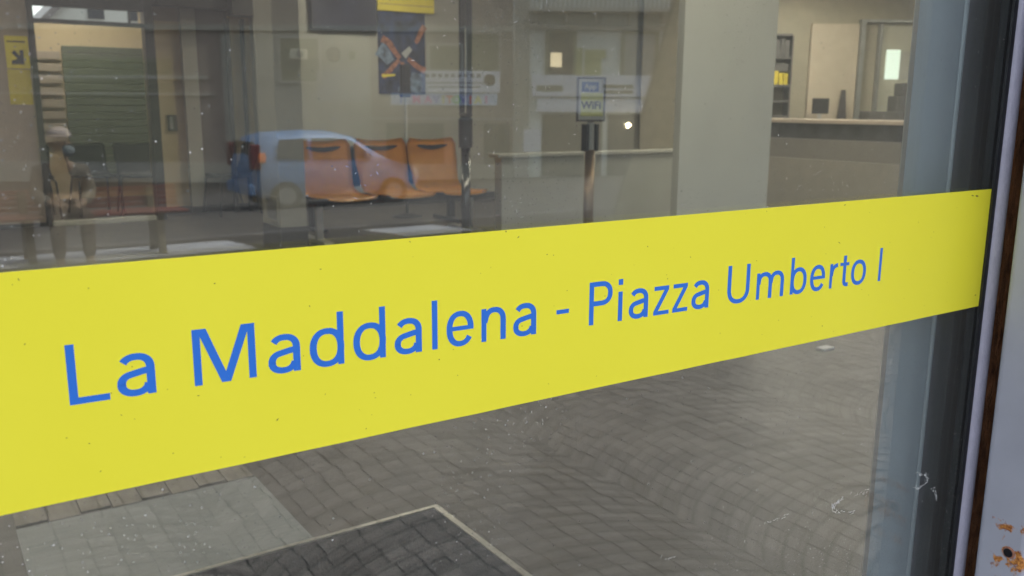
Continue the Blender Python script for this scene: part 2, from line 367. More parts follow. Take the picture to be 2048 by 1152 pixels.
# ================================================================== SETTING: ground outside
def gz(y):
    d_ = -y
    if d_ < 6: return 0.0
    if d_ < 9.2: return -0.13*(d_-6)/3.2
    if d_ < 16: return -0.13 - 0.42*(d_-9.2)/6.8
    if d_ < 30: return -0.55 - 0.75*(d_-16)/14
    return -1.30
def sheet(x0, x1, ys, dz, nx=1):
    bm = bmesh.new(); rows = []
    for y in ys: rows.append([bm.verts.new((x0+(x1-x0)*i/nx, y, gz(y)+dz)) for i in range(nx+1)])
    for a, b in zip(rows, rows[1:]):
        for i in range(nx): bm.faces.new((a[i], b[i], b[i+1], a[i+1]) if ys[1] > ys[0] else (a[i+1], b[i+1], b[i], a[i]))
    bmesh.ops.recalc_face_normals(bm, faces=bm.faces)
    for f in bm.faces:
        if f.normal.z < 0: f.normal_flip()
    return bm
YS = [0.1, -3, -6, -7.5, -9.2, -10.5, -13, -16, -20, -25, -30, -60, -150, -300]
struct('ground', sheet(-150, 200, YS, -0.012), 'joint')
struct('pavement', sheet(-40, 60, [-7.6, -8.0, -8.55, -9.2, -10.2, -10.45], 0.0), 'joint')
struct('path', sheet(-40, 3.0, [-8.75, -9.0, -9.2, -9.9], 0.004), 'slab')
struct('path', sheet(4.75, 5.75, [-8.75, -9.0, -9.2, -9.9], 0.004), 'slab')
struct('road', sheet(-150, 200, [-10.6, -12, -13, -16, -20, -24], -0.006), 'asphalt')
bk = bmesh.new()
for i in range(-20, 40):
    box(bk, i*1.0+0.004, i*1.0+0.996, -10.60, -10.45, -0.45, gz(-10.5)+0.012, bev=0.01)
kerb = struct('kerb', bk, 'darkgrey')

def cobbles():
    bm = bmesh.new(); wcol = 1.35; Rr = wcol/2/math.sin(R(45)); p = 0.078; n = 18; gap = 0.0009; gapr = 0.0068
    rnd = random.random
    for ci in range(-3, 8):
        shs = [0.0]
        for _ in range(160): shs.append(max(-.45, min(.45, shs[-1] + random.uniform(-.16, .16))))
        xc = 2.09 - wcol/2 + ci*wcol
        for j in range(-9, 136):
            yc = 0.5 - j*p
            for k in range(n):
                a0 = R(-45 + 90*k/n); a1 = R(-45 + 90*(k+1)/n); sh = shs[j+9]*R(90/n)
                a0 += sh*(k > 0); a1 += sh*(k < n-1)
                g = gap/Rr
                c = []
                for (a, rr) in ((a0+g, 0), (a1-g, 0), (a1-g, 1), (a0+g, 1)):
                    x = xc + Rr*math.sin(a); y = yc - Rr*math.cos(a) + Rr + (-gapr*(1 if rr == 0 else -1)) - (p if rr else 0)
                    c.append((x + (rnd()-.5)*.006, y + (rnd()-.5)*.006))
                c = c[::-1]
                if max(q[1] for q in c) > -0.26 or min(q[1] for q in c) < -7.58: continue
                zt = gz(c[0][1]) + 0.003 + rnd()*0.004
                cx = sum(q[0] for q in c)/4; cy = sum(q[1] for q in c)/4
                top = [bm.verts.new((cx+(x-cx)*.95, cy+(y-cy)*.95, zt)) for x, y in c]
                bot = [bm.verts.new((x, y, zt-0.004)) for x, y in c]
                bm.faces.new(top)
                for i in range(4): bm.faces.new((bot[i], bot[(i+1) % 4], top[(i+1) % 4], top[i]))
    return bm
struct('cobblestone_paving', cobbles(), 'cobble', kind='stuff')
fl = M['ifloor']
struct('floor', B((-4, 14, 0.10, 13.6, 0.0, 0.16)), 'ifloor')
struct('ceiling', B((-4, 14, 0.10, 13.6, 3.2, 3.3)), 'ceiling')

# ================================================================== STOREFRONT WINDOW
sw = thing('storefront_window', 'large dusty glass pane in a painted steel frame with a rusty gap', 'window', (1.13, 0, 0.16))
part('glass_pane', B((-0.80, 1.1355, 0.0, 0.004, 0.26, 2.50)), 'glass', sw)
part('glass_pane', B((-0.80, 1.1355, 0.0125, 0.0165, 0.26, 2.50)), 'clean_glass', sw)
part('gasket', B((1.1196, 1.1272, -0.004, -0.0003, 0.26, 2.50), (1.1356, 1.150, -0.001, 0.022, 0.26, 2.50), (1.122, 1.1355, 0.0045, 0.0122, 0.26, 2.5)), 'black_rubber', sw)
bm = bmesh.new()
prof = []
for i in range(15):
    a = math.pi*(i/14.0)
    prof.append((1.1388 - 0.0112*math.cos(a), -0.002 - 0.0095*math.sin(a)))
prof += [(1.150, -0.0012), (1.1276, -0.0012)]
prism(bm, prof, 'z', 0.2, 2.55)
part('frame_bead', bm, 'bead', sw, smooth=False)
part('rusty_strip', B((1.1503, 1.30, -0.0025, 0.02, 0.16, 2.6)), 'rust', sw)
# jamb: painted sheet panel standing out from the glass, folded at both edges
bm = bmesh.new(); T = 0.0025
pp = [(1.22, -0.038), (1.122, -0.038), (1.1165, -0.0385), (1.1125, -0.040), (1.1105, -0.0425), (1.110, -0.046), (1.110, -0.093), (1.1112, -0.0965), (1.115, -0.098), (1.42, -0.098), (1.42, -0.095), (1.22, -0.095)]
prism(bm, pp, 'z', 0.05, 2.7)
jamb = part('jamb_panel', bm, 'panel', sw)
bm = bmesh.new()
cyl(bm, (1.1098, -0.0802, 0.8471), (1.1085, -0.0802, 0.8471), 0.0078, 0.0068, n=28)
ring = part('bolt_rim', bm, mat('rusty_rim', (0.30, 0.13, 0.08), 0.6, var=0.4, scale=200), jamb)
bm = bmesh.new()
cyl(bm, (1.1084, -0.0796, 0.8468), (1.1080, -0.0796, 0.8468), 0.0058, 0.0054, n=28)
part('bolt_socket', bm, 'hole', ring)
part('bottom_rail', B((-0.9, 1.168, -0.02, 0.03, 0.16, 0.262)), 'bead', sw)
part('top_rail', B((-0.9, 1.168, -0.02, 0.03, 2.49, 2.58)), 'bead', sw)
part('side_rail', B((-0.9, -0.79, -0.02, 0.03, 0.262, 2.49)), 'bead', sw)
bm = bmesh.new()
pq = [(1.023, 0.064), (1.010, 0.050), (1.104, 0.050)] + [(1.107+.0045*math.cos(R(a)), 0.0505-.0045*math.sin(R(a))) for a in (160, 135, 110, 90, 70, 50, 30, 10)] + [(1.113, 0.054)] + [(1.113+.034*math.sin(R(a)), 0.090-.034*math.cos(R(a))) for a in range(15, 91, 15)] + [(1.147, 0.115), (1.10, 0.115)]  # rounded ridge added to the profile to catch a bright streak of light
prism(bm, pq, 'z', 0.16, 3.1)
part('inner_post', bm, 'post_grey', sw)
part('dark_gap_fill', B((1.148, 1.26, 0.045, 0.115, 0.16, 3.1)), 'darkgrey', sw)  # dark box filling the gap beside the post, shade put into its colour

# scuff marks on the pane (dried scratches low right)
bm = bmesh.new()
rs = random.Random(5)
def flick(x, z, L_, a, wd):
    dx, dz = math.cos(a)*L_/2, math.sin(a)*L_/2; nx, nz = -math.sin(a)*wd/2, math.cos(a)*wd/2
    y = -0.0003
    vs = [bm.verts.new(q) for q in ((x-dx, y, z-dz), (x+nx*.9, y, z+nz), (x+dx, y, z+dz), (x-nx, y, z-nz))]
    bm.faces.new(vs)
def scatter(path, n, spread, lmin, lmax, wd, ang=None):
    for i in range(n):
        t = rs.random()*(len(path)-1); k = int(t); f = t-k
        x = path[k][0]*(1-f)+path[k+1][0]*f; z = path[k][1]*(1-f)+path[k+1][1]*f
        a = (ang if ang is not None else math.atan2(path[k+1][1]-path[k][1], path[k+1][0]-path[k][0])) + rs.uniform(-.6, .6)
        flick(x+rs.gauss(0, spread), z+rs.gauss(0, spread), rs.uniform(lmin, lmax), a, wd*rs.uniform(.5, 1.2))

scatter([(0.868, 0.950), (0.851, 0.946), (0.857, 0.938), (0.896, 0.925)], 46, 0.0012, .003, .009, .0006)
scatter([(0.884, 0.949), (0.925, 0.946)], 16, 0.002, .002, .007, .0004, 0.6)
scatter([(1.018, 0.946), (1.040, 0.940), (1.046, 0.931), (1.030, 0.924), (1.014, 0.930)], 44, 0.0015, .004, .010, .0007)
scatter([(1.05, 0.918), (1.067, 0.914), (1.071, 0.898)], 16, 0.0015, .003, .007, .0009)
scatter([(0.725, 0.956), (0.775, 0.955)], 20, 0.001, .002, .005, .0004, -0.1)
scatter([(0.583, 0.956), (0.600, 0.955)], 14, 0.0006, .001, .0035, .0004, 0.1)
# small stray marks higher up the pane
for (cx_, cz_, n_, s_) in ((0.42, 1.48, 26, .035), (0.50, 1.42, 14, .03), (0.33, 1.46, 10, .02), (0.40, 1.345, 16, .02), (0.27, 1.35, 8, .01), (0.70, 1.0, 6, .05), (0.9, 1.35, 4, .03)):
    for _ in range(n_):
        flick(cx_+rs.gauss(0, s_), cz_+rs.gauss(0, s_), rs.uniform(.001, .005), rs.uniform(0, 3.14), rs.uniform(.0002, .00045))
part('scuff_marks', bm, 'scuff', sw)

# ================================================================== YELLOW STRIP WITH LETTERING
dec = thing('window_strip', 'bright yellow adhesive strip across the glass with blue lettering reading La Maddalena - Piazza Umberto I', 'sign', (0.2, -0.0006, 1.1525))
bm = bmesh.new()
nx_ = 60
top = []; 
rr_ = random.Random(2)
for i in range(nx_+1):
    x = -0.76 + (1.1192+0.76)*i/nx_
    zt = 1.3023; zb = 1.1525 + (rr_.uniform(-.00025, .0002) if 0 < i < nx_ else 0)
    top.append((x, zt, zb))
F_ = []
for (x, zt, zb) in top:
    F_.append((bm.verts.new((x, -0.00095, zb)), bm.verts.new((x, -0.00095, zt)), bm.verts.new((x, -0.0002, zb)), bm.verts.new((x, -0.0002, zt))))
for a, b in zip(F_, F_[1:]):
    bm.faces.new((a[0], b[0], b[1], a[1])); bm.faces.new((a[2], a[3], b[3], b[2]))
    bm.faces.new((a[1], b[1], b[3], a[3])); bm.faces.new((a[0], a[2], b[2], b[0]))
bm.faces.new((F_[0][0], F_[0][1], F_[0][3], F_[0][2])); bm.faces.new((F_[-1][0], F_[-1][2], F_[-1][3], F_[-1][1]))
part('yellow_film', bm, 'vinyl', dec)

bm = bmesh.new()
rs2 = random.Random(11)
def fleck(x, z, L_, a, wd):
    dx, dz = math.cos(a)*L_/2, math.sin(a)*L_/2; nx, nz = -math.sin(a)*wd/2, math.cos(a)*wd/2
    bm.faces.new([bm.verts.new(q) for q in ((x-dx, -0.00105, z-dz), (x+nx, -0.00105, z+nz), (x+dx, -0.00105, z+dz), (x-nx, -0.00105, z-nz))])
for (x, z, L_, a, wd) in ((1.0772, 1.2962, .007, -.2, .0016), (1.087, 1.2952, .008, -.15, .0028), (1.109, 1.168, .004, 0, .0015), (.8275, 1.2985, .004, .2, .0012), (.805, 1.168, .0016, 0, .0016),
        (.4046, 1.2957, .003, .6, .001), (.3925, 1.3012, .002, .2, .0016), (.33, 1.2040, .0015, 1, .0015), (.823, 1.258, .005, -.5, .0009), (.198, 1.18, .003, .8, .001), (.16, 1.283, .0014, 0, .001)):
    fleck(x, z, L_, a, wd)
for _ in range(70): fleck(rs2.uniform(0, 1.1), rs2.uniform(1.155, 1.3), rs2.uniform(.0006, .0022), rs2.uniform(0, 3.1), rs2.uniform(.0003, .0009))
part('dirt_flecks', bm, 'ink_olive', dec)
WX, WY = 5.4, 4.5
def arc(cx, cy, rx, ry, a0, a1, n=12, e=2.25):
    o = []
    for i in range(n+1):
        a = R(a0+(a1-a0)*i/n); c, s = math.cos(a), math.sin(a)
        o.append((cx+rx*math.copysign(abs(c)**(2/e), c), cy+ry*math.copysign(abs(s)**(2/e), s)))
    return o
def G(ch):
    """strokes: ('s', centreline points, closed) or ('p', polygon)"""
    X = 27.9
    a_ = [('s', [(20.8, 0)] + [(20.8, 18.0)] + arc(12.0, 18.3, 8.8, 7.7, 0, 150, 14), 0),
          ('s', [(20.8, 16.6), (15.5, 15.8)] + arc(11.5, 8.1, 8.9, 6.6, 115, 180, 8) + arc(11.0, 8.1, 8.4, 6.3, 180, 270, 9) + arc(11.0, 9.8, 8.6, 8.0, 270, 345, 9), 0)]
    if ch == 'L': return [('p', [(0,0),(0,39),(5.2,39),(5.2,4.4),(23.6,4.4),(23.6,0)])]
    if ch == 'M': return [('p', [(0,0),(0,39),(9.3,39),(5.2,33.5),(5.2,0)]), ('p', [(37.1,0),(37.1,33.5),(33.0,39),(42.3,39),(42.3,0)]),
                          ('p', [(5.2,33.5),(9.3,39),(21.3,7.6),(24.4,0),(18.2,0)]), ('p', [(21.3,7.6),(33.0,39),(37.1,33.5),(24.4,0)])]
    if ch == 'P': return [('p', [(0,0),(0,39),(5.2,39),(5.2,0)]), ('s', [(4, 36.8), (13.5, 36.8)] + arc(14, 28.0, 10.0, 8.8, 90, -90, 18) + [(4, 19.2)], 0)]
    if ch == 'U': return [('s', [(2.7, 39), (2.7, 14.5)] + arc(16.2, 14.5, 13.5, 12.9, 180, 360, 20) + [(29.7, 39)], 0)]
    if ch == 'I': return [('p', [(0,0),(0,39),(4.9,39),(4.9,0)])]
    if ch == 'l': return [('p', [(0,0),(0,39.5),(5.0,39.5),(5.0,0)])]
    if ch == '-': return [('p', [(0,14.4),(0,18.2),(13.6,18.2),(13.6,14.4)])]
    if ch == 'a': return a_
    if ch == 'o': return [('s', arc(13.4, 14.0, 10.9, 12.4, 0, 360, 36)[:-1], 1)]
    if ch == 'd': return [('p', [(21.4,0),(21.4,39.8),(26.4,39.8),(26.4,0)]), ('s', arc(13.3, 14.0, 10.7, 12.4, 0, 360, 36)[:-1], 1)]
    if ch == 'b': return [('p', [(0,0),(0,39.8),(5.0,39.8),(5.0,0)]), ('s', arc(13.3, 14.0, 10.4, 12.4, 0, 360, 36)[:-1], 1)]
    if ch == 'e': return [('s', arc(12.3, 14.0, 9.9, 12.4, -32, -180, 16) + arc(12.3, 14.0, 9.9, 12.4, 180, 0, 18)[1:] + [(22.2, 12.6)], 0), ('p', [(3,12.6),(3,16.2),(22.0,16.2),(22.0,12.6)])]
    if ch == 'n': return [('p', [(0,0),(0,X-.3),(4.8,X-.3),(4.8,0)]), ('s', [(3.2, 16)] + arc(12.6, 17.0, 8.6, 9.0, 165, 0, 16) + [(21.2, 0)], 0)]
    if ch == 'm': return [('p', [(0,0),(0,X-.3),(4.8,X-.3),(4.8,0)]), ('s', [(3.2, 16)] + arc(12.2, 17.4, 8.7, 8.6, 165, 0, 16) + [(20.9, 0)], 0), ('s', [(21.6, 16)] + arc(30.8, 17.4, 8.7, 8.6, 165, 0, 16) + [(39.5, 0)], 0)]
    if ch == 'i': return [('p', [(0,0),(0,27.4),(5.1,27.4),(5.1,0)]), ('p', [(0,33.6),(0,39),(5.3,39),(5.3,33.6)])]
    if ch == 'z': return [('p', [(0.6,23.6),(0.6,27.6),(19.3,27.6),(19.3,23.9),(13.4,23.6)]), ('p', [(0,3.6),(13.4,23.6),(19.3,23.9),(5.9,3.8)]), ('p', [(0,0),(0,3.6),(5.9,3.8),(19.8,3.9),(19.8,0)])]
    if ch == 'r': return [('p', [(0,0),(0,X-.3),(4.8,X-.3),(4.8,0)]), ('s', [(3.0, 14)] + arc(14.0, 16.0, 10.6, 9.6, 172, 92, 10), 0)]
    if ch == 't': return [('s', [(8.3, 35.2), (8.3, 7.5)] + arc(13.0, 7.0, 4.7, 4.9, 180, 262, 8) + [(16.0, 2.2)], 0), ('p', [(0,23.9),(0,27.4),(15.9,27.4),(15.9,23.9)])]
bm = bmesh.new(); kk = 0
LET = [('L',66.8),('a',95),('M',142.9),('a',193.7),('d',224.2),('d',257.9),('a',291.6),('l',323.9),('e',337.2),('n',369.2),('a',400.2),('-',444.5),
       ('P',480.1),('i',513.2),('a',526.1),('z',556.0),('z',580.0),('a',604.8),('U',653.1),('m',695.3),('b',747.0),('e',778.9),('r',811.1),('t',828.1),('o',848.5),('I',898.3)]
for ch, x0 in LET:
    s = 1 - 0.025*(x0/900); zb = 1215.0 - 0.0086*(x0-67)
    for st in G(ch):
        y = -0.00098 - 0.00001*(kk % 7); kk += 1
        W_ = lambda u, v: ((x0+u*s)/1000, y, (zb+v*s - 0.0086*u*s)/1000)
        if st[0] == 'p':
            bm.faces.new([bm.verts.new(W_(u, v)) for u, v in st[1]])
        else:
            pts = st[1]; n = len(pts); cl = st[2]; Lf = []
            for i, (u, v) in enumerate(pts):
                p_ = pts[(i-1) % n] if (cl or i > 0) else pts[0]; q_ = pts[(i+1) % n] if (cl or i < n-1) else pts[-1]
                tx, ty = q_[0]-p_[0], q_[1]-p_[1]; l_ = math.hypot(tx, ty) or 1; nx, ny = -ty/l_, tx/l_
                h = 0.5*math.sqrt((WX*nx)**2+(WY*ny)**2)
                Lf.append((bm.verts.new(W_(u+nx*h, v+ny*h)), bm.verts.new(W_(u-nx*h, v-ny*h))))
            rng = range(n if cl else n-1)
            for i in rng:
                a, b = Lf[i], Lf[(i+1) % n]; bm.faces.new((a[0], a[1], b[1], b[0]))
for f in bm.faces:
    f.normal_update()
    if f.normal.y > 0: f.normal_flip()
part('lettering', bm, 'blue_ink', dec)

# ================================================================== POST OFFICE SHELL
bld = thing('post_office_front', 'cream rendered front wall around the big window beside the rusty jamb', 'building', (1.4, 0, 0))
part('front_wall', B((1.425, 1.75, -0.107, 0.10, 0, 3.6), (5.2, 5.6, -0.107, 0.10, 0, 3.6), (10.2, 14, -0.107, 0.10, 0, 3.6), (-1.1, -0.9, -0.107, 0.10, 0, 3.6),
    (-6, -3.2, -0.107, 0.10, 0, 3.6), (1.75, 5.2, -0.107, 0.10, 0, 0.5), (5.6, 10.2, -0.107, 0.10, 0, 0.5), (1.75, 5.2, -0.1, 0.10, 2.9, 3.6), (5.6, 10.2, -0.1, 0.10, 2.9, 3.6), (-0.9, 1.4, -0.05, 0.099, 2.72, 3.6), (-3.2,-1.1,-0.1,0.1,2.7,3.6), (-3.2,-1.1,-0.1,0.1,0,.3)), 'cream_wall', bld)
part('doorstep', B((-0.9, 1.4, -0.25, 0.10, 0.0, 0.155)), 'slab', bld)
for (a, b) in ((1.75, 5.2), (5.6, 10.2)):  # unseen window openings added to let daylight into the room
    wf = part('window', B((a, b, -0.02, 0.03, 0.5, 0.55), (a, b, -0.02, 0.03, 2.85, 2.9), (a, a+.05, -0.02, 0.03, .55, 2.85), (b-.05, b, -0.02, 0.03, .55, 2.85), ((a+b)/2-.03, (a+b)/2+.03, -0.02, .03, .55, 2.85)), 'bead', bld)
part('roof', B((-6, 14, -0.107, 13.8, 3.6, 3.75)), 'ceiling', bld)

def wall(label, boxes, m='cream_wall', base=None):
    bm = B(*boxes)
    o = link('interior_wall', bm, m); tag(o, label, 'wall')
    if base: part('skirting', B(*base), 'base', o)
    return o
wall('tan wall panel at the far left carrying the yellow arrow sign', [(-4, 1.10, 9.65, 9.80, 0.16, 3.2)], 'tan_panel', [(-4, 1.10, 9.63, 9.648, 0.16, 0.20)])
wall('tall cream wall behind the orange seats with the poster', [(3.36, 10.4, 9.65, 9.80, 0.16, 3.2)], 'cream_wall', [(3.36, 10.4, 9.63, 9.648, 0.16, 0.26)])
wall('warm beige wall beside the dark doorway with a small intercom', [(2.28, 2.66, 10.10, 10.22, 0.16, 2.30)], 'warm_wall', [(2.28, 2.66, 10.08, 10.098, 0.16, 0.24)])
o = wall('pale narrow pilaster right of the small intercom', [(2.66, 2.82, 10.02, 10.22, 0.16, 3.2)], 'cream_wall', [(2.655, 2.825, 10.0, 10.018, 0.16, 0.24)])
wall('dark grey wall panel behind the black chair in profile', [(2.82, 3.20, 10.10, 10.22, 0.16, 3.2)], 'grey_panel', [(2.83, 3.2, 10.08, 10.098, 0.16, 0.24)])
wall('warm slice of wall just left of the square column', [(3.20, 3.62, 10.10, 10.22, 0.16, 3.2)], 'warm_wall', [(3.2, 3.62, 10.08, 10.098, 0.16, 0.24)])
wall('brownish wall strip above the low beige wall beside the doorway', [(2.28, 2.66, 10.12, 10.22, 2.301, 3.2)], 'tan_panel')
wall('warm beige rear wall seen through the dark doorway', [(-4, 1.47, 12.5, 12.6, 0.16, 3.2), (2.75, 4.5, 12.5, 12.6, 0.16, 3.2), (1.47, 2.75, 12.5, 12.6, 0.16, 2.45), (1.47, 2.75, 12.5, 12.6, 2.62, 3.2)], 'warm_wall')
wall('side wall closing the room at the left end', [(-4.1, -4, 0.1, 12.6, 0.16, 3.2)], 'cream_wall')
wall('end wall of the back office behind the door', [(13.9, 14, 0.1, 13.6, 0.16, 3.2)], 'office_wall')
# doorway frame
df = thing('doorway_frame', 'dark metal frame of the inner glass doorway with a pale threshold', 'doorway', (1.7, 9.65, 0.16))
part('post', B((1.10, 1.155, 9.60, 9.70, 0.16, 2.80)), 'dark_metal', df)
part('post', B((2.185, 2.28, 9.60, 9.75, 0.16, 2.80)), 'dark_metal', df)
part('header', B((1.155, 2.185, 9.61, 9.70, 2.185, 2.222)), 'dark_metal', df)
part('header', B((1.155, 2.185, 9.61, 9.70, 2.345, 2.60)), 'dark_metal', df)
part('threshold', B((1.14, 2.17, 9.60, 9.70, 0.161, 0.205)), 'pale_paint', df)
hd = link('ceiling_beam', B((2.281, 3.20, 9.70, 9.9, 2.43, 2.6)), 'dark_metal'); tag(hd, 'dark beam running right from the doorway frame under the ceiling', 'beam')
bx = link('shutter_box', B((3.10, 3.345, 9.55, 9.75, 2.36, 2.75)), 'dark_metal'); tag(bx, 'dark square box at the top beside the column', 'box')
fr = link('dark_upright', B((3.12, 3.165, 9.9, 9.96, 0.16, 2.36)), 'dark_metal'); tag(fr, 'thin dark upright beside the warm wall slice', 'post')
fr2 = link('dark_upright', B((3.295, 3.33, 9.9, 9.96, 0.16, 2.36)), 'dark_metal'); tag(fr2, 'thin dark upright right at the left edge of the column', 'post')
# rear window and outside house seen through it
rw = thing('rear_window', 'narrow bright transom window high in the rear wall', 'window', (2.1, 12.5, 2.45))
part('frame', B((1.47, 2.75, 12.46, 12.499, 2.43, 2.451), (1.47, 2.75, 12.46, 12.499, 2.619, 2.64), (2.60, 2.63, 12.46, 12.499, 2.451, 2.619)), 'dark_metal', rw)
hs = thing('gabled_house', 'pale gabled house glimpsed through the narrow rear window', 'building', (4.2, 26, 0))
bm = bmesh.new(); prism(bm, [(3.25, 0), (3.25, 3.45), (4.8, 5.0), (9, 5.0), (9, 0)], 'y', 26, 32)
part('wall', bm, 'plaster_cream', hs)
bm = bmesh.new(); prism(bm, [(3.0, 3.38), (4.75, 5.13), (9, 5.13), (9, 5.002), (4.83, 5.002), (3.13, 3.30)], 'y', 25.8, 32.2)
part('roof', bm, 'grey_panel', hs)
for xx in (4.3, 5.35): part('window', B((xx, xx+.4, 25.95, 26.0-.002, 3.6, 4.1)), 'car_glass', hs)
tag(link('back_yard_wall', B((-4, 12, 18, 18.3, 0, 2.2)), 'plaster_pink'), 'low wall of the yard behind the building', 'wall')
struct('rear_ground', B((-60, 60, 12.7, 90, -0.2, 0.0)), 'asphalt')

# slatted shutter in the rear room
bm = bmesh.new()
z = 0.44
while z < 2.05:
    box(bm, 1.76, 3.0, 12.41, 12.44, z, z+0.088, bev=0.006); z += 0.094
gs = link('roller_shutter', bm, 'green'); tag(gs, 'olive green slatted roller shutter closed behind the inner doorway', 'shutter')
bm = bmesh.new()
z = 0.9
while z < 2.03:
    box(bm, 1.2, 1.74, 12.44, 12.46, z, z+0.10, bev=0.004); z += 0.15
gs2 = link('tan_slats', bm, 'tan_panel', gs)

# yellow signs on the left wall
def poly_obj(name, pts, y, th, m, parent):
    bm = bmesh.new(); prism(bm, pts, 'y', y-th, y); return part(name, bm, m, parent)
sg = thing('arrow_sign', 'yellow notice with a thick black arrow pointing down to the right', 'sign', (0.98, 9.65, 1.72))
part('board', B((0.887, 1.092, 9.64, 9.649, 1.735, 2.045)), 'yellow_sign', sg)
ax_, az_ = 1.042, 1.775
poly_obj('arrow', [(ax_, az_), (ax_, az_+.135), (ax_-.032, az_+.135), (ax_-.034, az_+.082), (ax_-.078, az_+.135), (ax_-.105, az_+.108), (ax_-.058, az_+.052), (ax_-.108, az_+.032), (ax_-.108, az_)], 9.639, .002, 'ink', sg)
part('caption', B((0.905, 1.065, 9.637, 9.639, 1.985, 1.998)), 'ink', sg)
sg2 = link('notice', B((0.885, 1.085, 9.64, 9.649, 1.385, 1.725)), 'yellow_dull'); tag(sg2, 'dull yellow notice sheet just below the black arrow sign', 'notice')

ic = thing('intercom', 'small dark intercom unit on the warm beige wall', 'intercom', (2.51, 10.1, 1.2))
part('casing', B((2.467, 2.567, 10.07, 10.099, 1.10, 1.28), bev=.006), 'darkgrey', ic); part('panel', B((2.485, 2.52, 10.066, 10.0695, 1.12, 1.26)), 'grey_metal', ic)

# ------------------------------------------------------------------ chairs
def shell(w_, d_, hseat, hback, th=0.022, rake=0.10, slot=False):
    """moulded seat shell: profile swept across the width with rounded upper corners; sitter faces -y"""
    prof = [(-d_*.52, hseat-.02), (-d_*.48, hseat+.004), (-d_*.3, hseat-.002), (0, hseat-.014), (d_*.28, hseat-.008), (d_*.42, hseat+.03), (d_*.47, hseat+.09)]
    nb = 7
    for i in range(1, nb+1):
        t = i/nb; prof.append((d_*.47+.02+rake*t+.02*math.sin(t*3), hseat+.09+(hback-.09)*t))
    n = 12; bm = bmesh.new(); grid = []
    for k, (yy, zz) in enumerate(prof):
        row = []
        tt = max(0, (k-6)/nb)
        wk = w_*(1 - 0.07*math.sin(math.pi*min(1, max(0, (k-3)/6)))*1.0)
        if k <= 1: wk = w_*(.80 + .12*k)
        if k == len(prof)-1: wk = w_*.86
        for i in range(n+1):
            u = -1 + 2*i/n
            lift = .018*abs(u)**3 if k < 6 else 0
            dip = -.022*math.cos(u*math.pi/2) if k == len(prof)-1 else 0
            row.append(bm.verts.new((u*wk/2, yy - (.03*abs(u)**2.5 if k > 6 else 0), zz + lift + dip + .02)))
        grid.append(row)
    for a, b in zip(grid, grid[1:]):
        for i in range(n): bm.faces.new((a[i], a[i+1], b[i+1], b[i]))
    bmesh.ops.solidify(bm, geom=bm.faces, thickness=th)
    return bm
# beam seat with orange shells
bs = thing('beam_seat', 'row of three glossy orange moulded seats on a steel beam by the column', 'seating', (3.7, 7.15, 0.16), group=None)
sp0 = None
for i, cx_ in enumerate((3.20, 3.79, 4.35)):
    bm = shell(0.55, 0.60, 0.41, 0.50, slot=True)
    s_ = link('seat_shell', bm, 'orange', bs, smooth=True)
    s_.location = (cx_-3.7, -0.16, 0)
    bm = bmesh.new()
    n = 12
    # curved dark hand slot in the upper backrest
    fr_ = []
    for k in range(n+1):
        u = -1+2*k/n; zz = 0.845 - .022*math.cos(u*math.pi/2)
        fr_.append(((u*.17), zz+.01, .018*(1-abs(u)**4)+.004))
    ring_ = [bm.verts.new((a, 0.362-.03*abs(a/.265)**2.5, b+c)) for a, b, c in fr_] + [bm.verts.new((a, 0.362-.03*abs(a/.265)**2.5, b-c)) for a, b, c in fr_[::-1]]
    bm.faces.new(ring_)
    bmesh.ops.triangulate(bm, faces=bm.faces)
    bmesh.ops.solidify(bm, geom=bm.faces, thickness=.012)
    h_ = link('hand_slot', bm, 'slot', s_)
bm = B((2.95, 4.80, 7.05, 7.11, 0.50, 0.56)); part('beam', bm, 'black', bs)
for lx in (3.03, 4.62):
    bm = bmesh.new(); box(bm, lx-.03, lx+.03, 7.05, 7.11, 0.19, 0.53); box(bm, lx-.045, lx+.045, 6.85, 7.45, 0.165, 0.20, bev=.008)
    part('leg', bm, 'grey_metal', bs)
bs2 = thing('beam_seat', 'dark seat shells set back to back behind the orange seats', 'seating', (3.9, 7.93, 0.16))
for cx_ in (3.66, 4.26):
    s_ = link('seat_shell', shell(0.44, 0.46, 0.42, 0.42), 'black', bs2, smooth=True); s_.location = (cx_-3.9, 0, 0); s_.rotation_euler.z = math.pi
part('beam', B((3.2, 5.1, 7.90, 7.96, 0.46, 0.51)), 'black', bs2)
for lx in (3.3, 4.9):
    bm = bmesh.new(); box(bm, lx-.035, lx+.035, 7.90, 7.96, 0.19, 0.50); box(bm, lx-.05, lx+.05, 7.65, 8.25, 0.165, 0.20, bev=.008)
    part('leg', bm, 'black', bs2)
# black chairs
def black_chair(label, loc, rz, group=None, first=None):
    if first: 
        c = copy_tree(first); c.location = loc; c.rotation_euler.z = rz; c['label'] = label
        return c
    t = thing('black_chair', label, 'chair', loc, rz, group)
    s_ = link('seat_shell', shell(0.46, 0.42, 0.42, 0.36, rake=.08), 'black', t, smooth=True)
    for sx in (-1, 1):
        bm = bmesh.new(); tube(bm, [(sx*.19, .16, .43), (sx*.19, -.16, .43), (sx*.215, -.20, .40), (sx*.235, -.24, .0)], .0115)
        l_ = link('front_leg', bm, 'black', t)
        bm = bmesh.new(); tube(bm, [(sx*.19, .14, .42), (sx*.225, .26, .0)], .0115)
        link('rear_leg', bm, 'black', t)
    return t
g_ = 'black chairs in the waiting area'
c0 = black_chair('black moulded chair nearest the green shutter, left of the pair in the doorway', (1.72, 10.55, 0.16), R(8), g_)
black_chair('black moulded chair, right of the pair seen in the doorway', (2.17, 10.35, 0.16), R(-4), g_, c0)
black_chair('black chair whose bent front leg shows beside the tan wall panel', (1.08, 10.45, 0.16), R(0), g_, c0)
black_chair('black chair standing in profile between the doorway and the column', (3.05, 9.80, 0.16), R(-82), g_, c0)

